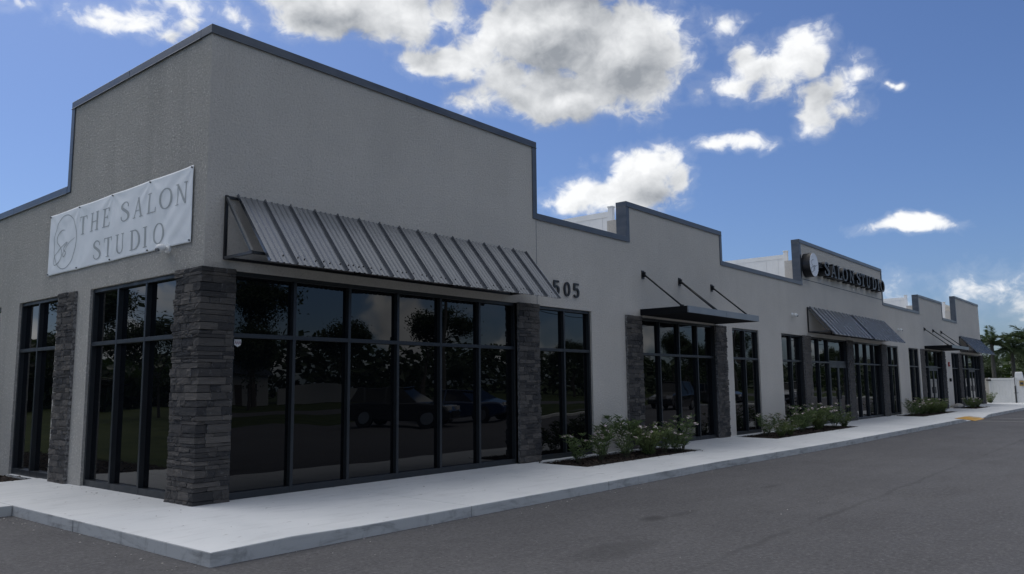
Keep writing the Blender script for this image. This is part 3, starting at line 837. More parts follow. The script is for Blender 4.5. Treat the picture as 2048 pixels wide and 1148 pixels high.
GLY = {
 'T': (.70, [seg(.35, .02, .35, .98, TK), seg(.02, .975, .68, .975, TN), seg(.03, .97, .02, .78, .035), seg(.67, .97, .68, .78, .035), serif(.35, .02, .32)]),
 'H': (.80, [seg(.15, 0, .15, 1, TK), seg(.65, 0, .65, 1, TK), seg(.15, .5, .65, .5, TN)] + [serif(x, z, .29) for x in (.15, .65) for z in (.02, .98)]),
 'E': (.66, [seg(.17, 0, .17, 1, TK), seg(.04, .975, .58, .975, TN), seg(.17, .51, .46, .51, TN), seg(.04, .025, .60, .025, TN), seg(.575, .97, .585, .80, .035), seg(.60, .03, .62, .22, .035), seg(.46, .43, .46, .59, .035)]),
 'S': (.60, [catmull([(.49, .72, .045), (.485, .84, .045), (.42, .93, .05), (.30, .975, .055), (.18, .93, .075), (.11, .82, .105), (.14, .69, .125), (.28, .57, .135), (.42, .45, .135), (.50, .33, .125), (.50, .18, .105), (.42, .07, .075), (.30, .025, .055), (.18, .05, .05), (.09, .14, .045), (.08, .28, .045)], 4)]),
 'A': (.82, [seg(.11, .02, .41, .98, .05), seg(.39, 1.0, .70, .02, TK), seg(.21, .34, .60, .34, TN), serif(.11, .02, .24), serif(.70, .02, .28)]),
 'L': (.66, [seg(.17, 0, .17, 1, TK), serif(.17, .98, .30), seg(.04, .025, .60, .025, TN), seg(.60, .03, .62, .25, .035)]),
 'O': (.84, [oval(.42, .5, .33, .475)]),
 'N': (.84, [seg(.13, 0, .13, .98, .05), seg(.12, .98, .70, .02, TK), seg(.70, .0, .70, 1, .05), serif(.13, .02, .24), serif(.08, .98, .20), serif(.70, .98, .24)]),
 'U': (.78, [[(.15, 1, TK), (.15, .8, TK), (.15, .6, TK), (.15, .4, TK)] + [(.39 - .24 * math.cos(t), .30 - .27 * math.sin(t), TK - (TK - .05) * min(1, t / 2.2)) for t in [math.pi * k / 14 for k in range(15)]] + [(.63, .5, .05), (.63, .8, .05), (.63, 1, .05)], serif(.15, .98, .29), serif(.63, .98, .24)]),
 'D': (.80, [seg(.17, 0, .17, 1, TK), [(.04, .975, TN), (.2, .975, TN), (.33, .975, TN)] + [(.33 + .36 * math.sin(t), .5 + .475 * math.cos(t), TN + (TK - TN) * math.sin(t)) for t in [math.pi * k / 18 for k in range(1, 18)]] + [(.33, .025, TN), (.2, .025, TN), (.04, .025, TN)]]),
 'I': (.34, [seg(.17, 0, .17, 1, TK), serif(.17, .02, .30), serif(.17, .98, .30)]),
 '5': (.56, [seg(.50, .93, .07, .93, .135), seg(.115, .99, .095, .50, .13), catmull([(.10, .52, .12), (.20, .60, .125), (.33, .60, .13), (.44, .50, .135), (.465, .33, .135), (.42, .15, .13), (.28, .06, .125), (.14, .09, .12), (.06, .18, .12)], 4)]),
 '0': (.56, [oval(.28, .5, .205, .435, .13, .12)]),
 '1': (.30, [seg(.17, 0, .17, 1, .13), seg(.17, .93, .03, .80, .10)]),
}
def ribbon(pts, grow=0.0):
    """left and right edges of a stroke"""
    Lf, Rt = [], []
    n = len(pts); closed = abs(pts[0][0] - pts[-1][0]) < 1e-6 and abs(pts[0][1] - pts[-1][1]) < 1e-6
    for i, (x, z, w) in enumerate(pts):
        a = pts[i - 1] if i else (pts[-2] if closed else pts[0]); b = pts[i + 1] if i + 1 < n else (pts[1] if closed else pts[-1])
        dx, dz = b[0] - a[0], b[1] - a[1]; l = math.hypot(dx, dz) or 1
        ex = 0
        if not closed and i in (0, n - 1) and grow: ex = grow * (1 if i else -1)
        nx, nz = -dz / l, dx / l; hw = w / 2 + grow
        Lf.append((x + nx * hw + ex * dx / l, z + nz * hw + ex * dz / l)); Rt.append((x - nx * hw + ex * dx / l, z - nz * hw + ex * dz / l))
    return Lf, Rt
def put_strokes(b, strokes, fmap, d0, d1=None, grow=0.0, mi=0, dstep=.0004):
    """fmap(u, v, d) -> point; flat at depth d0, or solid between d1 (wall) and d0 (face)"""
    for si, st in enumerate(strokes):
        Lf, Rt = ribbon(st, grow); dd = d0 + si * dstep
        for k in range(len(st) - 1):
            b.quad(fmap(*Lf[k], dd), fmap(*Rt[k], dd), fmap(*Rt[k + 1], dd), fmap(*Lf[k + 1], dd), mi)
            if d1 is not None:
                b.quad(fmap(*Lf[k], dd), fmap(*Lf[k + 1], dd), fmap(*Lf[k + 1], d1), fmap(*Lf[k], d1), mi)
                b.quad(fmap(*Rt[k], dd), fmap(*Rt[k], d1), fmap(*Rt[k + 1], d1), fmap(*Rt[k + 1], dd), mi)
        if d1 is not None:
            for k in (0, len(st) - 1): b.quad(fmap(*Lf[k], dd), fmap(*Rt[k], dd), fmap(*Rt[k], d1), fmap(*Lf[k], d1), mi)
SCRIPT = catmull([(-.03, .44, .012), (-.29, .46, .03), (-.66, .33, .034), (-.70, .07, .034), (-.37, -.16, .036), (-.20, -.40, .036), (-.43, -.70, .034), (-.82, -.79, .03), (-.95, -.70, .028), (-.85, -.43, .03), (-.36, -.20, .03), (.15, -.04, .026), (.22, -.08, .03), (-.02, -.18, .034), (-.04, -.30, .036), (.11, -.40, .036), (.06, -.52, .034), (-.07, -.55, .03), (-.07, -.41, .026), (.35, -.10, .022), (.88, .05, .012)], 6)

# vinyl banner on the end wall
BY0, BY1, BZ0, BZ1 = .325, 5.225, 3.46, 4.53
GROM_T = [BY0 + (BY1 - BY0) * k / 4 for k in range(5)]
def bulge(y, z):
    """distance of the cloth from the wall: slack vinyl with creases fanning out from the eyelets"""
    u, v = (y - BY0) / (BY1 - BY0), (z - BZ0) / (BZ1 - BZ0)
    s = .010 * math.sin(math.pi * min(1, max(0, u))) * math.sin(math.pi * min(1, max(0, v)))
    for k, g in enumerate(GROM_T):
        for vz, sgn in ((1.0, 1), (0.0, -1)):
            dy, dz = (y - g) * 1.0, (z - (BZ0 + vz * (BZ1 - BZ0))) * sgn
            rr = math.hypot(dy, dz)
            if rr < .9:
                a = math.atan2(dy, -dz)
                s += .006 * math.exp(-((rr - .22) / .28) ** 2) * math.cos(a * (7 + k % 3) + k) * (1.0 if vz else .45)
    n = mnoise.noise(Vector((y * 2.1 + z * 1.6, z * .8 - y * .45, 3.1))); s += .011 * n
    d = (y * .85 + z * 1.9) * 5.2
    s += .0038 * math.sin(d + 2.4 * mnoise.noise(Vector((y * 1.1, z * 1.3, 9)))) * max(0, mnoise.noise(Vector((y * .9, z * 1.2, 5))) + .35)
    if u < .16 or u > .85: s += .003 * math.sin((z + (y if u < .5 else -y) * .75) * 21)
    ed = max(0.0, min(u, 1 - u, v * .35, (1 - v) * .35, .06)) / .06
    return .022 + s * (.25 + .75 * ed)
def banner():
    root = empty('vinyl_banner', (0, BY0, BZ0)); tag(root, 'white vinyl banner lettered THE SALON STUDIO on the end wall', 'banner')
    off = lambda p: (p[0], p[1] - BY0, p[2] - BZ0)
    NY, NZ = 170, 44
    b = MB()
    for j in range(NZ + 1):
        for i in range(NY + 1):
            y = BY0 + (BY1 - BY0) * i / NY; z = BZ0 + (BZ1 - BZ0) * j / NZ
            # edges sag slightly between the eyelets
            e = abs(math.sin(math.pi * 4 * i / NY))
            zz = z + (-.009 * e * (j / NZ) ** 3 + .007 * e * (1 - j / NZ) ** 3)
            b.v.append(off((-bulge(y, z), y, zz)))
    for j in range(NZ):
        for i in range(NY):
            a = j * (NY + 1) + i; b.f.append((a, a + NY + 1, a + NY + 2, a + 1)); b.m.append(0)
    cl = b.build('cloth', M['banner'], root, recalc=False, smooth=True)
    sdm = cl.modifiers.new('thickness', 'SOLIDIFY'); sdm.thickness = .002; sdm.offset = -1
    def place(text_pos, z0, h):
        for ch, ya, yb in text_pos:
            w, st = GLY[ch]; bb = MB()
            xs = [p[0] for s_ in st for p in s_]; a0, a1 = min(xs) - .02, max(xs) + .02
            fm = lambda u, v, d: off((-(bulge(ya + (yb - ya) * (u - a0) / (a1 - a0), z0 + v * h) + d), ya + (yb - ya) * (u - a0) / (a1 - a0), z0 + v * h))
            fine = []
            for s_ in st:
                q = []
                for p0, p1 in zip(s_, s_[1:]):
                    nn = max(1, int(math.hypot(p1[0] - p0[0], p1[1] - p0[1]) / .07))
                    q += [tuple(p0[c] + (p1[c] - p0[c]) * k / nn for c in range(3)) for k in range(nn)]
                fine.append(q + [s_[-1]])
            put_strokes(bb, fine, fm, .0035); bb.build('letter', M['ink'], root, recalc=False)
    place([('T', 3.98, 3.70), ('H', 3.56, 3.22), ('E', 3.09, 2.84), ('S', 2.44, 2.19), ('A', 2.05, 1.73), ('L', 1.62, 1.34), ('O', 1.23, .90), ('N', .80, .45)], 4.025, .305)
    place([('S', 3.37, 3.14), ('T', 3.00, 2.72), ('U', 2.60, 2.30), ('D', 2.12, 1.81), ('I', 1.71, 1.57), ('O', 1.39, 1.09)], 3.545, .305)
    bb = MB(); fm = lambda u, v, d: off((-(bulge(4.54 - u * .46, 3.99 + v * .46) + d), 4.54 - u * .46, 3.99 + v * .46))
    put_strokes(bb, [oval(0, 0, 1, 1, .034, .034, 72), [(x, z, w * 1.15) for x, z, w in SCRIPT]], fm, .0035); bb.build('emblem', M['ink'], root, recalc=False)
    for g in GROM_T:
        for z in (BZ0 + .03, BZ1 - .03):
            y = min(max(g, BY0 + .03), BY1 - .03)
            MB().tube(off((-.042, y, z)), off((-.008, y, z)), .012, .012, 10).build('eyelet', M['steel'], root)
banner()

# house number
def number():
    root = empty('house_number', (7.6, 0, 3.34)); tag(root, 'raised black house number 505 on the front wall', 'house number')
    for ch, xa, xb in (('5', .03, .25), ('0', .40, .63), ('5', .74, .96)):
        w, st = GLY[ch]; b = MB()
        fm = lambda u, v, d: (xa + (xb - xa) * u / w, -d, v * .31)
        put_strokes(b, st, fm, .034, .010); b.build('digit', M['black_metal'], root, recalc=True)
number()

# illuminated-letter sign: round logo box and deep channel letters
def wall_sign():
    root = empty('shop_sign', (22.0, 0, 5.1)); tag(root, 'round white logo box and deep black letters reading THE SALON STUDIO on the parapet', 'sign')
    ox, oz = 22.0, 5.1
    c = (22.42 - ox, 5.57 - oz)
    MB().tube((c[0], -.006, c[1]), (c[0], -.30, c[1]), .42, .42, 48).build('logo_box', M['black_metal'], root)
    MB().tube((c[0], -.301, c[1]), (c[0], -.312, c[1]), .412, .412, 48).build('logo_face', M['signface'], root)
    b = MB(); put_strokes(b, [[(x * 1.0, z * 1.0, w * 1.5) for x, z, w in SCRIPT]], lambda u, v, d: (c[0] + u * .36, -d, c[1] + v * .36), .315)
    b.build('logo_script', M['black_metal'], root, recalc=False)
    def letter(ch, xa, xb, z0, h, depth):
        w, st = GLY[ch]
        xs = [p[0] for s_ in st for p in s_]; a0, a1 = min(xs) - .03, max(xs) + .03
        fm = lambda u, v, d: (xa - ox + (xb - xa) * (u - a0) / (a1 - a0), -d, z0 - oz + v * h)
        b = MB(); put_strokes(b, st, fm, depth, .008, .028, 0); put_strokes(b, st, fm, depth + .001, None, .028, 1); put_strokes(b, st, fm, depth + .005, None, -.004, 0)
        b.build('letter', [M['black_metal'], M['trim']], root, recalc=False)
    for ch, a, b in (('S', 23.54, 23.99), ('A', 24.19, 24.80), ('L', 24.92, 25.42), ('O', 25.54, 26.09), ('N', 26.32, 26.92), ('S', 27.26, 27.70), ('T', 27.80, 28.32), ('U', 28.50, 29.06), ('D', 29.34, 29.86), ('I', 30.08, 30.38), ('O', 30.52, 31.10)):
        letter(ch, a, b, 5.33, .48, .30)
    for ch, a, b in (('T', 22.93, 23.10), ('H', 23.12, 23.32), ('E', 23.34, 23.52)): letter(ch, a, b, 5.58, .17, .22)
wall_sign()

# security sticker on the first big window
def sticker():
    root = empty('window_sticker', (.545, .112, 2.06)); tag(root, 'small white shield sticker with maroon zigzag letters on the corner window', 'sticker')
    b = MB(); P = [(0, .03), (.05, 0), (.10, .03), (.105, .105), (0, .105)]
    b.prism([(x, z) for x, z in P], 'y', -.003, 0); b.build('shield', M['white'], root)
    b = MB()
    for k in range(3):
        put_strokes(b, [seg(0, 0, .5, 1, .2), seg(.5, 1, 1, 0, .2), seg(.25, .4, .75, .4, .14)], lambda u, v, d, k=k: (.008 + k * .031 + u * .027, -d, .035 + v * .05), .004)
    b.build('print', M['maroon'], root, recalc=False)
sticker()

# suite numbers over two of the doors
def suite(x, txt, label):
    root = empty('door_number', (x, .112, 2.30)); tag(root, label, 'door number')
    for k, ch in enumerate(txt):
        w, st = GLY[ch]; b = MB(); put_strokes(b, st, lambda u, v, d, k=k: (k * .10 + u * .14, -d, v * .16), .003); b.build('digit', M['white'] if False else M['black_metal'], root, recalc=False)
suite(25.35, '101', 'small dark number above the double door under the paired awnings')

# security cameras (little white domes)
def dome_cam(loc, end, label):
    root = empty('security_camera', loc, R(-90) if end else 0); tag(root, label, 'camera', 'white security cameras on the walls')
    b = MB(); b.tube((0, 0, 0), (0, -.035, 0), .07, .065, 16); b.tube((0, -.03, 0), (0, -.09, -.01), .022, .022, 8); b.build('base', M['vinyl'], root, smooth=False)
    s = bmesh.new(); bmesh.ops.create_uvsphere(s, u_segments=16, v_segments=10, radius=.072)
    me = bpy.data.meshes.new('dome'); s.to_mesh(me); s.free(); me.materials.append(M['vinyl']); me.polygons.foreach_set('use_smooth', [True] * len(me.polygons))
    o = obj('housing', me, root, (.0, -.115, -.01)); o.scale = (1.15, 1, .85)
    MB().tube((.02, -.165, -.035), (.03, -.195, -.05), .03, .026, 12).build('lens', M['trim'], root)
dome_cam((0, .96, 3.45), True, 'white security camera under the banner on the end wall')
dome_cam((20.9, 0, 3.74), False, 'white security camera on the wall left of the paired awnings')
dome_cam((34.0, 0, 3.86), False, 'white security camera on the wall right of the paired awnings')

# fire alarm strobe and lock box between the far storefronts
def alarm():
    r = empty('fire_alarm', (43.95, 0, 2.30)); tag(r, 'red fire alarm horn on the wall strip between two far storefronts', 'fire alarm')
    MB().box(-.10, .10, -.07, -.002, 0, .24).build('body', M['red'], r, bevel=.01); MB().box(-.05, .05, -.09, -.071, .08, .18).build('lens', M['white'], r)
    r = empty('key_box', (44.0, 0, 1.47)); tag(r, 'small black key box on the wall strip below the red alarm', 'box')
    MB().box(-.11, .11, -.09, -.002, 0, .18).build('case', M['black_metal'], r, bevel=.008); MB().tube((0, -.091, .09), (0, -.105, .09), .03, .03, 12).build('lock', M['steel'], r)
alarm()

# ------------------------------------------------------------------ white vinyl screens on the roof
def roof_screen(x, y0, length, ztop, label, back=0.0):
    root = empty('vinyl_screen', (x, y0, 4.40)); tag(root, label, 'fence', 'white vinyl screens on the roof')
    h = ztop - 4.40
    def post(px, py):
        o = MB(); o.box(px - .065, px + .065, py - .065, py + .065, 0, h); o.box(px - .08, px + .08, py - .08, py + .08, h, h + .03); o.build('post', M['vinyl'], root, bevel=.004)
    n = max(1, round(length / 2.4)); sp = length / n
    for k in range(n + 1): post(0, k * sp)
    for k in range(n):
        a, b = k * sp + .068, (k + 1) * sp - .068
        for z in (h - .24, .1): MB().box(-.03, .03, a, b, z, z + .14).build('rail', M['vinyl'], root)
        m_ = 11; w = (b - a) / m_
        for q in range(m_): MB().box(-.014 - .003 * (q % 2), .014 + .003 * (q % 2), a + q * w + .002, a + (q + 1) * w - .002, .24, h - .24).build('board', M['vinyl'], root)
    if back:
        for z in (h - .24, .1): MB().box(.068, back, -.03, .03, z, z + .14).build('rail', M['vinyl'], root)
        m_ = max(2, round((back - .07) / .2)); w = (back - .07) / m_
        for q in range(m_): MB().box(.07 + q * w + .002, .07 + (q + 1) * w - .002, -.014, .014, .24, h - .24).build('board', M['vinyl'], root)
roof_screen(12.29, 1.5, 4.8, 6.18, 'white vinyl roof screen showing left of the second raised parapet')
roof_screen(22.76, .8, 2.55, 6.2, 'white vinyl roof screen showing left of the sign parapet')
roof_screen(41.7, 1.4, 7.2, 6.18, 'white vinyl roof screen showing right of the sign parapet')
roof_screen(47.5, .7, 4.8, 6.17, 'white vinyl roof screen in the farthest parapet notch', 2.4)

# ------------------------------------------------------------------ planting beds and shrubs
def bed(x0, x1, y0, y1, label, z=-.012):
    root = empty('planting_bed', ((x0 + x1) / 2, (y0 + y1) / 2, z)); tag(root, label, 'planting bed', 'mulched beds along the wall')
    cx, cy = (x0 + x1) / 2, (y0 + y1) / 2
    b = MB(); nx, ny = max(4, int((x1 - x0) / .12)), max(4, int((y1 - y0) / .12))
    for j in range(ny + 1):
        for i in range(nx + 1):
            x = x0 - .004 + (x1 - x0 + .008) * i / nx; y = y0 - .004 + (y1 - y0 + .008) * j / ny
            ed = min(i, nx - i, j, ny - j)
            b.v.append((x - cx, y - cy, .0 if ed == 0 else .018 + .03 * mnoise.noise(Vector((x * 3, y * 3, 1))) + .015 * mnoise.noise(Vector((x * 9, y * 9, 4)))))
    for j in range(ny):
        for i in range(nx): a = j * (nx + 1) + i; b.f.append((a, a + 1, a + nx + 2, a + nx + 1)); b.m.append(0)
    b.build('soil', M['mulch'], root, recalc=False, smooth=True)
    c = MB()
    for _ in range(int((x1 - x0) * (y1 - y0) * 260)):
        x, y = random.uniform(x0, x1), random.uniform(y0, y1)
        if random.random() < .03: y = y0 - abs(random.gauss(0, .05))
        l, w = random.uniform(.012, .04), random.uniform(.005, .013); a = random.uniform(0, 6.28); t = random.uniform(-.5, .5)
        dx, dy = math.cos(a), math.sin(a); zz = .025 + .03 * mnoise.noise(Vector((x * 3, y * 3, 1))) if y > y0 else .02
        p = Vector((x - cx, y - cy, zz + random.uniform(0, .012))); u = Vector((dx, dy, t)) * l; v = Vector((-dy, dx, random.uniform(-.3, .3))) * w
        c.quad(tuple(p - u - v), tuple(p + u - v), tuple(p + u + v), tuple(p - u + v))
    o = c.build('mulch_chips', M['chip'], root, recalc=False); o['kind'] = 'stuff'
bed(*BEDS[0], 'mulched bed of pink flowering oleanders in front of the narrow window below 505')
bed(*BEDS[1], 'long mulched bed of shrubs between the flat canopy and the double door')
bed(*BEDS[2], 'mulched bed of round shrubs left of the farther flat canopy')
bed(*BEDS[3], 'farthest mulched bed, by the last storefront')
bed(*EBED, 'mulched bed at the end wall, cut by the left edge of the photo')

def leaf(b, p, d, upv, L, W):
    d = d.normalized(); s = d.cross(upv)
    if s.length < 1e-3: s = d.orthogonal()
    s.normalize(); nrm = s.cross(d)
    droop = -nrm * L * .12
    a = p; m_ = p + d * L * .5 + nrm * L * .04; e = p + d * L + droop
    i = len(b.v); b.v += [tuple(a), tuple(m_ + s * W / 2), tuple(e), tuple(m_ - s * W / 2)]
    b.f += [(i, i + 1, i + 2), (i, i + 2, i + 3)]; b.m += [0, 0]
def shrub_meshes(kind):
    """kind 0 upright oleander, 1 low full shrub, 2 tall tufted oleander, 3 round bush"""
    st, lf, fl = MB(), MB(), MB()
    ns = {0: 9, 1: 18, 2: 7, 3: 22}[kind]
    for k in range(ns):
        a = 6.283 * k / ns + random.uniform(-.4, .4)
        sp = {0: .46, 1: .52, 2: .26, 3: .56}[kind] * random.uniform(.25, 1.1)
        h = {0: 1.0, 1: .85, 2: 1.0, 3: .9}[kind] * random.uniform(.62, 1.05)
        p0 = Vector((math.cos(a) * .05, math.sin(a) * .05, 0)); prev = p0
        N_ = 6
        for i in range(1, N_ + 1):
            t = i / N_
            p = p0 + Vector((math.cos(a) * sp * t ** 1.3, math.sin(a) * sp * t ** 1.3, h * t - .10 * sp * t * t)) + Vector((random.gauss(0, .012), random.gauss(0, .012), 0))
            st.tube(prev, p, .009 * (1.1 - t * .7), .009 * (1.0 - t * .7), 5, cap=False)
            dirv = (p - prev).normalized()
            lo = {0: .22, 1: .15, 2: .52, 3: .1}[kind]
            if t > lo:
                for wv in range({0: 2, 1: 2, 2: 4, 3: 2}[kind]):
                    q = prev.lerp(p, random.random())
                    for l in range(3):
                        aa = random.uniform(0, 6.283)
                        out = Vector((math.cos(aa), math.sin(aa), random.uniform(.05, .9)))
                        leaf(lf, q, out + dirv * .55, Vector((0, 0, 1)), random.uniform(.13, .25) * (.75 if kind in (1, 3) else 1.05), random.uniform(.016, .026))
            prev = p
        for l in range(7):
            aa = l * .9 + k; leaf(lf, prev, Vector((math.cos(aa), math.sin(aa), random.uniform(.5, 1.6))), Vector((0, 0, 1)), random.uniform(.09, .15), .022)
        if random.random() < {0: .75, 1: .35, 2: .3, 3: .3}[kind]:
            for f in range(random.randint(5, 11)):
                c = prev + Vector((random.gauss(0, .03), random.gauss(0, .03), random.uniform(.01, .07))); ax = Vector((random.gauss(0, .6), random.gauss(0, .6) - .4, 1)).normalized(); p_ = ax.orthogonal().normalized(); q_ = ax.cross(p_); r = random.uniform(.022, .034)
                for g in range(5):
                    t0 = 6.283 * g / 5; u = p_ * math.cos(t0) + q_ * math.sin(t0); v = -p_ * math.sin(t0) + q_ * math.cos(t0)
                    fl.quad(tuple(c), tuple(c + u * r * .7 + v * r * .45 + ax * r * .3), tuple(c + u * r * 1.15 + ax * r * .35), tuple(c + u * r * .7 - v * r * .45 + ax * r * .3))
    leafm = M['oleander'] if kind in (0, 2) else M['oleander2']
    return st.mesh('stem', M['stem'], recalc=False), lf.mesh('foliage', leafm, recalc=False), (fl.mesh('flowers', M['petal'], recalc=False) if fl.f else None)
SHR = {k: [shrub_meshes(k) for _ in range(3 if k == 0 else 2)] for k in range(4)}
def shrub(x, y, h, kind, label, group='shrubs in the mulched beds', spread=1.0):
    root = empty('oleander_shrub' if kind in (0, 2) else 'round_shrub', (x, y, 0.0), random.uniform(0, 6.28)); tag(root, label, 'shrub', group)
    root.scale = (h * spread, h * spread, h)
    a, b, c = random.choice(SHR[kind])
    obj('stem', a, root); obj('foliage', b, root)['kind'] = 'stuff'
    if c: obj('flowers', c, root)['kind'] = 'stuff'
B1 = 'in the first bed, below the narrow window'
SH1 = [(7.55, -.62, .62, 0, 'small pink flowering oleander at the left end of the first bed'), (8.20, -.72, .66, 0, 'pink flowering oleander, second from the left in the first bed'),
       (8.75, -.42, .78, 2, 'tall thin oleander behind the second shrub of the first bed'), (8.95, -.85, .58, 0, 'low oleander in the middle front of the first bed'),
       (9.62, -.40, .92, 2, 'tallest tufted oleander against the white wall in the first bed'), (9.72, -.92, .80, 1, 'full green shrub at the front of the first bed'), (10.15, -.62, .86, 1, 'full yellow-green shrub before the stone pillar in the first bed'),
       (10.45, -.90, .62, 0, 'low pink flowering oleander, third from the right in the first bed'), (10.72, -1.0, .55, 0, 'short pink flowering oleander, second from the right in the first bed'), (11.0, -1.02, .88, 0, 'leaning pink flowering oleander at the right end of the first bed')]
for x_, y_, h_, k_, l_ in SH1: shrub(x_, y_, h_ * .86, k_, l_, spread=1.3)
SH2 = [(16.75, -.62, .72, 0, 'white flowering oleander at the left end of the second bed'), (16.75, -1.05, .55, 1, 'low grassy shrub at the front left of the second bed'), (17.55, -1.0, .58, 1, 'low grassy shrub, third from the left in the second bed'),
       (18.1, -.55, .70, 0, 'white flowering oleander behind the low shrubs of the second bed'), (18.9, -.85, .92, 0, 'tall white flowering oleander in the middle of the second bed'), (19.7, -.6, .85, 0, 'white flowering oleander just right of the middle of the second bed'),
       (20.6, -.75, .90, 3, 'round yellow-green bush in the second bed'), (21.3, -.6, .95, 0, 'white flowering oleander before the stone pillar at the double door'), (22.0, -.8, .85, 0, 'white flowering oleander, second from the right in the second bed'), (22.55, -.95, .70, 1, 'low green shrub at the right end of the second bed')]
for x_, y_, h_, k_, l_ in SH2: shrub(x_, y_, h_ * .82, k_, l_, spread=1.25)
SH3 = [(32.6, -.7, .75, 0, 'loose white flowering shrub at the left end of the third bed'), (33.7, -.7, .70, 0, 'thin white flowering shrub, second from the left in the third bed'), (34.8, -.6, 1.0, 3, 'large round bush in the middle of the third bed'), (35.9, -.7, 1.0, 3, 'large round bush right of the middle of the third bed'),
       (36.9, -.75, .85, 3, 'smaller round bush near the right end of the third bed'), (37.9, -.8, .7, 1, 'low shrub at the right end of the third bed')]
for x_, y_, h_, k_, l_ in SH3: shrub(x_, y_, h_ * .78, k_, l_, spread=1.4)
SH4 = [(44.2, -.8, .75, 0, 'thin shrub at the left of the farthest bed'), (45.4, -.75, .85, 3, 'round bush in the middle of the farthest bed'), (46.5, -.8, .8, 1, 'leafy shrub at the right of the farthest bed')]
for x_, y_, h_, k_, l_ in SH4: shrub(x_, y_, h_ * .72, k_, l_, spread=1.3)
shrub(55.9, .05, .75, 3, 'small leafy plant standing by the white gate', 'plant by the gate', 1.0)

# pale rocks at the wall near the farthest bed
def rock(x, y, s, label):
    bm = bmesh.new(); bmesh.ops.create_icosphere(bm, subdivisions=2, radius=1)
    sd_ = random.uniform(0, 50)
    for v in bm.verts: v.co *= 1 + .28 * mnoise.noise(v.co * 1.4 + Vector((sd_, 0, 0))); v.co.z *= .62
    me = bpy.data.meshes.new('rock'); bm.to_mesh(me); bm.free(); me.materials.append(M['rock'])
    o = obj('rock', me, None, (x, y, .03 + s * .4)); o.scale = (s, s, s); tag(o, label, 'rock', 'pale rocks at the wall')
rock(43.75, -.35, .22, 'pale rock at the wall, left of three'); rock(44.3, -.3, .26, 'largest pale rock at the wall, middle of three'); rock(44.75, -.28, .18, 'pale rock at the wall, right of three')

# ------------------------------------------------------------------ ramp pad, stall lines, litter
def pad():
    root = empty('warning_pad', (33.2, -3.0, GZ)); tag(root, 'yellow tactile warning pad on the kerb ramp', 'warning pad')
    b = MB(); x0, x1 = -1.1, 1.1
    z = lambda x, y: walk_z(33.2 + x, -3.0 + y) - GZ + .012
    for k in range(6):
        a, c = x0 + (x1 - x0) * k / 6, x0 + (x1 - x0) * (k + 1) / 6
        b.quad((a, .02, z(a, .02)), (c, .02, z(c, .02)), (c, .60, z(c, .60)), (a, .60, z(a, .60)))
        b.quad((a, -.16, .006), (c, -.16, .006), (c, .02, z(c, .02)), (a, .02, z(a, .02)))
    b.build('plate', M['yellow'], root)
    d = MB()
    for i in range(36):
        for j in range(8): x = x0 + .04 + i * .08; y = .06 + j * .07; d.tube((x, y, z(x, y) - .002), (x, y, z(x, y) + .006), .015, .010, 6)
    d.build('domes', M['yellow'], root)['kind'] = 'stuff'
pad()
def stall(x, label):
    b = MB(); b.quad((-.05, 0, .004), (.05, 0, .004), (.05 - .30, -5.4, .004), (-.05 - .30, -5.4, .004))
    o = b.build('stall_line', M['line'], None, (x, -3.28, GZ)); tag(o, label, 'stall line', 'painted stall lines')
stall(32.0, 'white painted stall line nearest the camera, below the yellow pad'); stall(35.1, 'white painted stall line farther right, beyond the yellow pad')

def litter():
    b = MB()
    spots = [(700 + random.uniform(-1, 1), 0)]
    for _ in range(130):
        x = random.uniform(-1.3, 26); y = kerb_y(x) - abs(random.gauss(0, .22)) - .02
        if random.random() < .3: y = random.uniform(-7.5, -3)
        if random.random() < .18: x = -1.36 - abs(random.gauss(0, .2)); y = random.uniform(-2.7, 2.1)
        s = random.uniform(.006, .018); a = random.uniform(0, 6.28); z = GZ + .004
        P = [(x + s * math.cos(a + t) * random.uniform(.6, 1.3), y + s * math.sin(a + t) * random.uniform(.4, 1)) for t in (0, 1.5, 3.1, 4.6)]
        b.poly([(p[0], p[1], z) for p in P]); tp = (x, y, z + s * .6)
        for i in range(4): b.poly([(P[i][0], P[i][1], z), (P[(i + 1) % 4][0], P[(i + 1) % 4][1], z), tp])
    o = b.build('pebbles', M['rock']); tag(o, 'tiny pale pebbles and bits scattered on asphalt along the kerb', 'pebbles', kind='stuff')
    b = MB()
    for _ in range(60):
        x = random.uniform(-1.0, 12); y = random.uniform(-2.6, -.15)
        if random.random() < .45: x, y = random.uniform(-.35, -.1), random.uniform(.7, 3.8)
        s = random.uniform(.006, .02); a = random.uniform(0, 6.28); z = walk_z(x, y) + .004
        if any(bd[0] < x < bd[1] and bd[2] < y for bd in BEDS): continue
        P = [(x + s * math.cos(a + t) * random.uniform(.4, 1.5), y + s * .6 * math.sin(a + t), z + random.uniform(0, .006)) for t in (0, 1.5, 3.1, 4.6)]
        b.poly(P)
    o = b.build('leaf_litter', M['chip']); tag(o, 'dark leaf bits lying on the concrete walk', 'leaf litter', kind='stuff')
litter()

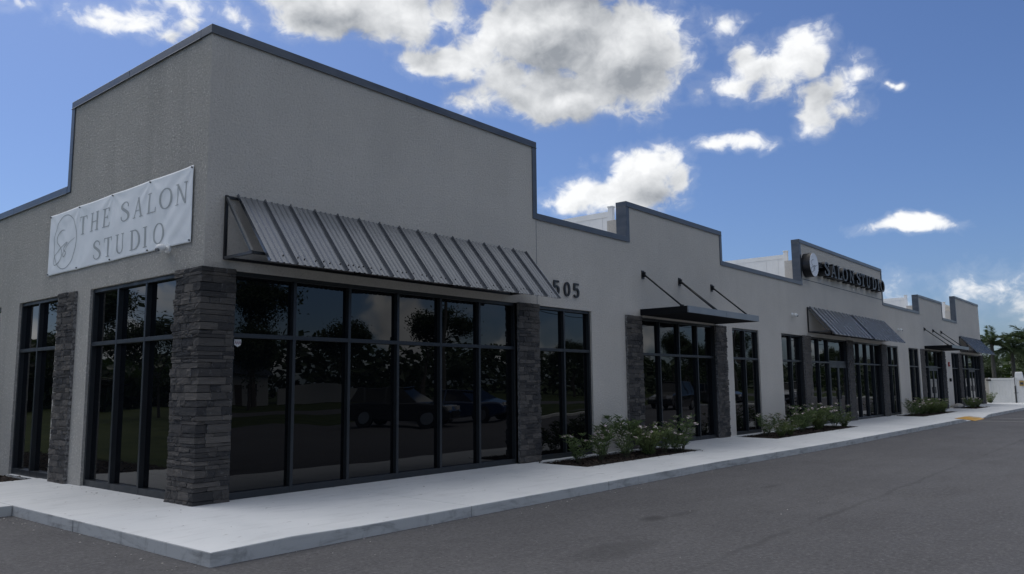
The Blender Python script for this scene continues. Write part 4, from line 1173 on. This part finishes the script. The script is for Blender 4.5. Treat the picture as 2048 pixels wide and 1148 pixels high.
# ------------------------------------------------------------------ end of the lot: wall stub, gate, palms
def enclosure():
    X = 57.0
    w = MB().box(X - .02, X + 1.2, .20, .52, -.1, 1.66); o = w.build('enclosure_wall', M['stucco'], None, bevel=.01); tag(o, 'low grey wall stub between the building and the white gate', 'wall')
    root = empty('vinyl_gate', (X, 0, -.05)); tag(root, 'white vinyl double gate at the far end of the walk', 'gate')
    h = 1.74
    for ya, yb in ((.18, -1.27), (-1.33, -2.85), (-2.91, -4.4)):
        for y in (ya, yb): MB().box(-.06, .06, y - .05, y + .05, .04, h).build('stile', M['vinyl'], root)
        for z in (.10, h - .17): MB().box(-.04, .04, yb + .052, ya - .052, z, z + .14).build('rail', M['vinyl'], root)
        m_ = 8; wd = (ya - yb - .104) / m_
        for q in range(m_): MB().box(-.018 - .004 * (q % 2), .018, yb + .052 + q * wd + .003, yb + .052 + (q + 1) * wd - .003, .245, h - .175).build('board', M['vinyl'], root)
    for z in (.14, h - .20): MB().box(-.10, -.061, .06, .34, z, z + .09).build('hinge', M['black_metal'], root)
    for dy in (0, -.055):
        MB().tube((-.09, -1.28 + dy, .05), (-.09, -1.28 + dy, 1.18), .018, .018, 8).build('drop_rod', M['steel'], root)
    MB().tube((-.09, -1.20, .72), (-.09, -1.46, .72), .012, .012, 6).build('latch', M['steel'], root)
    s = empty('gate_sign', (X - .075, -1.69, 1.13)); tag(s, 'small yellow notice on the white gate', 'sign')
    MB().box(-.006, .012, -.13, .13, 0, .34).build('plate', M['sign_yellow'], s); MB().box(-.009, -.0065, -.09, .09, .08, .24).build('print', M['steel'], s)
    # white tapered tank top showing over the gate
    t = MB(); c = [(-.25, -.26), (.25, -.26), (.25, .26), (-.25, .26)]
    for z0, z1, s0, s1 in ((0, 1.72, 1.0, 1.0), (1.72, 2.16, 1.0, .78), (2.16, 2.22, .78, .66)):
        for k in range(4):
            a, b = c[k], c[(k + 1) % 4]; t.quad((a[0] * s0, a[1] * s0, z0), (b[0] * s0, b[1] * s0, z0), (b[0] * s1, b[1] * s1, z1), (a[0] * s1, a[1] * s1, z1))
    t.poly([(x * .66, y * .66, 2.22) for x, y in c]); o = t.build('storage_tank', M['vinyl'], None, (60.0, -1.17, GZ), bevel=.03); tag(o, 'white tapered tank top showing above the gate', 'tank')
enclosure()

def palm(x, y, h, label, nf=16, L=2.0, trunk=.14):
    root = empty('palm_tree', (x, y, GZ), random.uniform(0, 6)); tag(root, label, 'palm', 'palms at the end of the lot')
    t = MB()
    for k in range(8): t.tube((0, 0, h * k / 8), (0, 0, h * (k + 1) / 8), trunk * (1.15 - .3 * k / 8), trunk * (1.1 - .3 * (k + 1) / 8), 10, cap=False)
    t.build('trunk', M['palmtrunk'], root)
    for k in range(nf):
        a = 6.283 * k / nf * 2.4 + random.uniform(-.3, .3); el = R(random.uniform(5, 78)); b = MB(); p = Vector((0, 0, h)); dv = Vector((math.cos(a) * math.cos(el), math.sin(a) * math.cos(el), math.sin(el)))
        n = 14; l = L * random.uniform(.8, 1.15)
        for i in range(n):
            q = p + dv * l / n; dv = (dv + Vector((0, 0, -.115))).normalized()
            b.tube(p, q, .018 * (1.1 - i / n), .018 * (1.05 - i / n), 5, cap=False)
            s = dv.cross(Vector((0, 0, 1))).normalized(); upn = s.cross(dv)
            for rr in range(3):
                for sg in (-1, 1):
                    base = p.lerp(q, rr / 3); ll = .58 * math.sin(math.pi * (.15 + .8 * i / n)) * l / 2
                    leaf(b, base, s * sg * .9 + dv * .55 + upn * random.uniform(-.35, .45), Vector((0, 0, 1)), ll * random.uniform(.8, 1.15), .045)
            p = q
        b.build('frond', M['palm'], root, recalc=False)
    return root
palm(61.5, .55, 4.3, 'nearest palm with a grey trunk rising just past the building end', 18, 1.6)
palm(62.5, -.55, 3.9, 'palm with drooping fronds in the middle behind the gate', 18, 1.9)
palm(63.5, -1.75, 4.1, 'palm behind the gate cut by the right edge of the photo', 20, 2.1)

TREES = []
def tree_mesh(h, w, n, seed):
    random.seed(seed)
    t, lf = MB(), MB(); tips = []
    def limb(p, d, l, r, lev):
        q = p
        for i in range(3):
            d = (d + Vector((random.gauss(0, .16), random.gauss(0, .16), .06))).normalized(); e = q + d * l / 3
            t.tube(q, e, r * (1 - i * .2), r * (1 - (i + 1) * .2), 6, cap=False); q = e
        if lev == 0 or l < .5: tips.append(q); return
        for k in range(random.randint(3, 4)):
            a = random.uniform(0, 6.283); limb(q, (d + Vector((math.cos(a), math.sin(a), random.uniform(-.1, .45))) * .9).normalized(), l * random.uniform(.55, .75), r * .45, lev - 1)
        tips.append(q)
    limb(Vector((0, 0, 0)), Vector((0, 0, 1)), h * .42, h * .028, 3)
    for q in tips:
        k = n // len(tips)
        for _ in range(k):
            v = Vector((random.gauss(0, .5), random.gauss(0, .5), random.gauss(0, .36))) * w * .26
            leaf(lf, q + v, Vector((random.gauss(0, 1), random.gauss(0, 1), random.gauss(0, .7))), Vector((random.gauss(0, 1), random.gauss(0, 1), 1)), random.uniform(.14, .30), random.uniform(.09, .17))
    return t.mesh('trunk', M['bark'], recalc=False), lf.mesh('crown', M['tree'], recalc=False)
TM = [tree_mesh(8.5, 4.2, 11000, 31), tree_mesh(8.0, 4.6, 11000, 52), tree_mesh(9.0, 3.4, 10000, 77), tree_mesh(6.0, 4.2, 11000, 91)]
random.seed(11)
def tree(x, y, s, k, label, group):
    r = empty('broadleaf_tree', (x, y, GZ - .02), random.uniform(0, 6.28)); tag(r, label, 'tree', group); r.scale = (s, s, s * random.uniform(.92, 1.1))
    obj('trunk', TM[k][0], r); obj('crown', TM[k][1], r)['kind'] = 'stuff'
# behind the gate
for i, (x, y, s, lab) in enumerate(((71, 2.2, .48, 'dark leafy tree behind the nearest palm'), (74, -.4, .47, 'dark leafy tree behind the middle palm'), (73, -3.2, .5, 'dark leafy tree behind the right palm'), (84, 5, .7, 'far dark tree seen past the building end'), (86, 1, .72, 'far dark tree at the back behind the gate'))):
    tree(x, y, s, 3, lab, 'trees behind the gate')
# across the road: they show only as reflections in the glass
for i in range(30):
    x = -42 + i * 10.5 + random.uniform(-3.5, 3.5); y = random.uniform(-64, -46)
    tree(x, y, random.uniform(.75, 1.35), i % 4, 'dark tree across the road, reflected in the storefront glass', 'trees across the road')
for x, y, s in ((-17, 36, .72), (-25, 46, .7), (-33, 38, 1.0), (-20, 56, .75), (-41, 30, 1.0), (-14.5, 40, .95), (-30, 22, .9), (-48, 18, 1.1)):
    tree(x, y, s, random.randrange(3), 'dark tree beyond the end of the building, reflected in its end windows', 'trees past the end wall')
# dense hedge line behind the reflected trees
def hedge(x0, x1, y0, y1, h, label, n):
    b = MB()
    for _ in range(n):
        x, y = random.uniform(x0, x1), random.uniform(y0, y1); top = h * (.72 + .45 * mnoise.noise(Vector((x * .06, y * .06, 2))) + .2 * mnoise.noise(Vector((x * .3, y * .3, 7))))
        z = random.uniform(0, 1) ** .7 * top
        leaf(b, Vector((x, y, z)), Vector((random.gauss(0, 1), random.gauss(0, 1), random.gauss(0, .6))), Vector((random.gauss(0, 1), random.gauss(0, 1), 1)), random.uniform(.9, 1.7), random.uniform(.7, 1.1))
    o = b.build('far_woods', M['tree'], None, recalc=False); tag(o, label, 'woods', kind='stuff')
hedge(-80, 420, -84, -74, 9.5, 'far dark woods across the road, seen only as a reflection', 26000)
hedge(-75, -40, -10, 90, 6, 'far dark woods beyond the end wall, seen only as a reflection', 12000)
hedge(-70, 4, 60, 72, 6.0, 'far dark woods past the end wall, seen only in the end windows', 9000)
hedge(88, 112, -22, 22, 4.2, 'dark band of trees in the distance past the gate', 2600)

# ------------------------------------------------------------------ across the lot (reflected in the glass)
def utility_pole(x, y, label):
    r = empty('utility_pole', (x, y, GZ)); tag(r, label, 'utility pole', 'utility poles along the road')
    MB().tube((0, 0, 0), (0, 0, 11.5), .17, .11, 10).build('pole', M['palmtrunk'], r); MB().box(-.06, .06, -1.2, 1.2, 10.6, 10.75).build('crossarm', M['bark'], r)
PX_ = [-60, -10, 36, 85, 135, 190, 250]
for i, x in enumerate(PX_): utility_pole(x, -31, 'tall wooden utility pole beside the road, seen as a reflection')
for dy, z in ((-1.1, 10.8), (0, 11.4), (1.1, 10.8), (0, 8.6)):
    b = MB()
    for a, c in zip(PX_, PX_[1:]):
        for k in range(10):
            f = lambda t: (a + (c - a) * t, -31 + dy, z + GZ - 1.1 * 4 * t * (1 - t))
            b.tube(f(k / 10), f((k + 1) / 10), .04, .04, 4, cap=False)
    o = b.build('power_line', M['black_metal'], None, recalc=False); tag(o, 'dark power line strung between the utility poles', 'power line', 'power lines over the road')
def house(x, y):
    r = empty('white_house', (x, y, GZ)); tag(r, 'low white house across the road, reflected in the corner window', 'house')
    b = MB(); b.box(0, 11, -7, 0, 0, 3.1); b.build('wall', M['house'], r)
    b = MB(); b.prism([(-.5, 3.1), (11.5, 3.1), (8.6, 5.0), (2.4, 5.0)], 'y', -7.5, .5); b.build('roof', M['coping'], r)
    for wx in (1.6, 4.8, 8.3): MB().box(wx, wx + 1.1, .002, .05, 1.0, 2.2).build('window', M['glass'], r)
    MB().box(6.6, 7.5, .002, .05, 0.02, 2.1).build('door', M['bark'], r)
house(33, -66)
MB_f = MB().box(0, 11, -.06, .06, 0, 1.8).build('white_fence', M['house'], None, (45.5, -66, GZ)); tag(MB_f, 'plain white fence beside the white house, seen as a reflection', 'fence')
def islands():
    for i, (x0, x1) in enumerate(((-8, 5), (27, 33), (50, 56), (80, 86))):
        b = MB(); b.box(x0, x1, -20.8, -15.5, GZ - .05, GZ + .13); o = b.build('kerbed_island', M['concrete'], bevel=.03); o['kind'] = 'structure'
        b = MB(); b.box(x0 + .2, x1 - .2, -20.6, -15.7, GZ + .13, GZ + .16); o = b.build('grass_strip', M['grass']); o['kind'] = 'structure'
islands()
TYRE = mat('tyre', (.012, .012, .013), .8); RIM = mat('alloy_rim', (.45, .46, .48), .3, .9); CGLASS = mat('car_glass', (.004, .005, .006), .03)
LAMP = mat('lamp_lens', (.6, .6, .6), .1); TAIL = mat('tail_lens', (.25, .01, .01), .15)
def car(x, y, rz, paint, label, suv=True):
    r = empty('parked_car', (x, y, GZ), rz); tag(r, label, 'car', 'cars parked across the lot')
    pm = mat('car_paint', paint, .18, .0, .6); pm.node_tree.nodes['Principled BSDF'].inputs['Coat Weight'].default_value = 1
    H = 1.72 if suv else 1.45; B = 1.02 if suv else .92
    prof = [(-2.3, .32), (-2.36, .62), (-2.28, B - .05), (-1.2 if suv else -1.5, B + .03), (1.0, B + .02), (2.15, B - .16), (2.34, .62), (2.3, .32), (1.85, .26), (-1.8, .26)]
    b = MB(); b.prism(prof, 'y', -.92, .92); b.build('body', pm, r, bevel=.07)
    top = [(-2.12 if suv else -1.7, B + .01), (1.05, B + .01), (.28, H - .04), (-1.75 if suv else -.95, H - .03)]
    g = MB(); n = 4
    lo = [(p[0], p[1]) for p in top]
    for s0, s1 in ((-1, 1),):
        A = [(px, -.84 if k < 2 else -.66, pz) for k, (px, pz) in enumerate(top)]; Bq = [(px, .84 if k < 2 else .66, pz) for k, (px, pz) in enumerate(top)]
        g.poly(A); g.poly(list(reversed(Bq)))
        for k in range(4): g.quad(A[k], A[(k + 1) % 4], Bq[(k + 1) % 4], Bq[k])
    g.build('glasshouse', CGLASS, r, bevel=.03)
    rf = MB(); rf.box(top[3][0] - .05, top[2][0] + .08, -.68, .68, H - .04, H); rf.build('roof', pm, r, bevel=.02)
    for px in ((-.5,) if not suv else (-.45, -1.45)):
        for s in (-1, 1): MB().bar((px, s * .85, B), (px - .05, s * .67, H - .03), .07, .03).build('roof_pillar', pm, r)
    for wx in (-1.42, 1.42):
        for s in (-1, 1):
            w = MB().tube((wx, s * .74, .36), (wx, s * .94, .36), .36, .36, 24).build('wheel', TYRE, r)
            MB().tube((wx, s * .90, .36), (wx, s * .948, .36), .24, .22, 16).build('rim', RIM, w)
    for s in (-1, 1):
        MB().box(2.20, 2.30, s * .62 - .2, s * .62 + .2, .68, .82).build('headlight', LAMP, r); MB().box(-2.36, -2.27, s * .68 - .14, s * .68 + .14, .75, .95).build('tail_light', TAIL, r)
    MB().box(2.3, 2.36, -.5, .5, .42, .66).build('grille', TYRE, r)
car(17.6, -15.2, R(62), (.012, .013, .015), 'black sport utility car parked opposite the corner window')
car(21.8, -15.6, R(78), (.012, .035, .10), 'blue saloon car parked beside the black one', False)
car(41, -15.4, R(170), (.012, .012, .013), 'black sport utility car parked side-on across the lot')
car(52, -17.5, R(95), (.02, .022, .026), 'dark pickup-like car parked nose in farther along')
car(62, -15.2, R(175), (.62, .63, .64), 'white sport utility car parked side-on far along the lot')
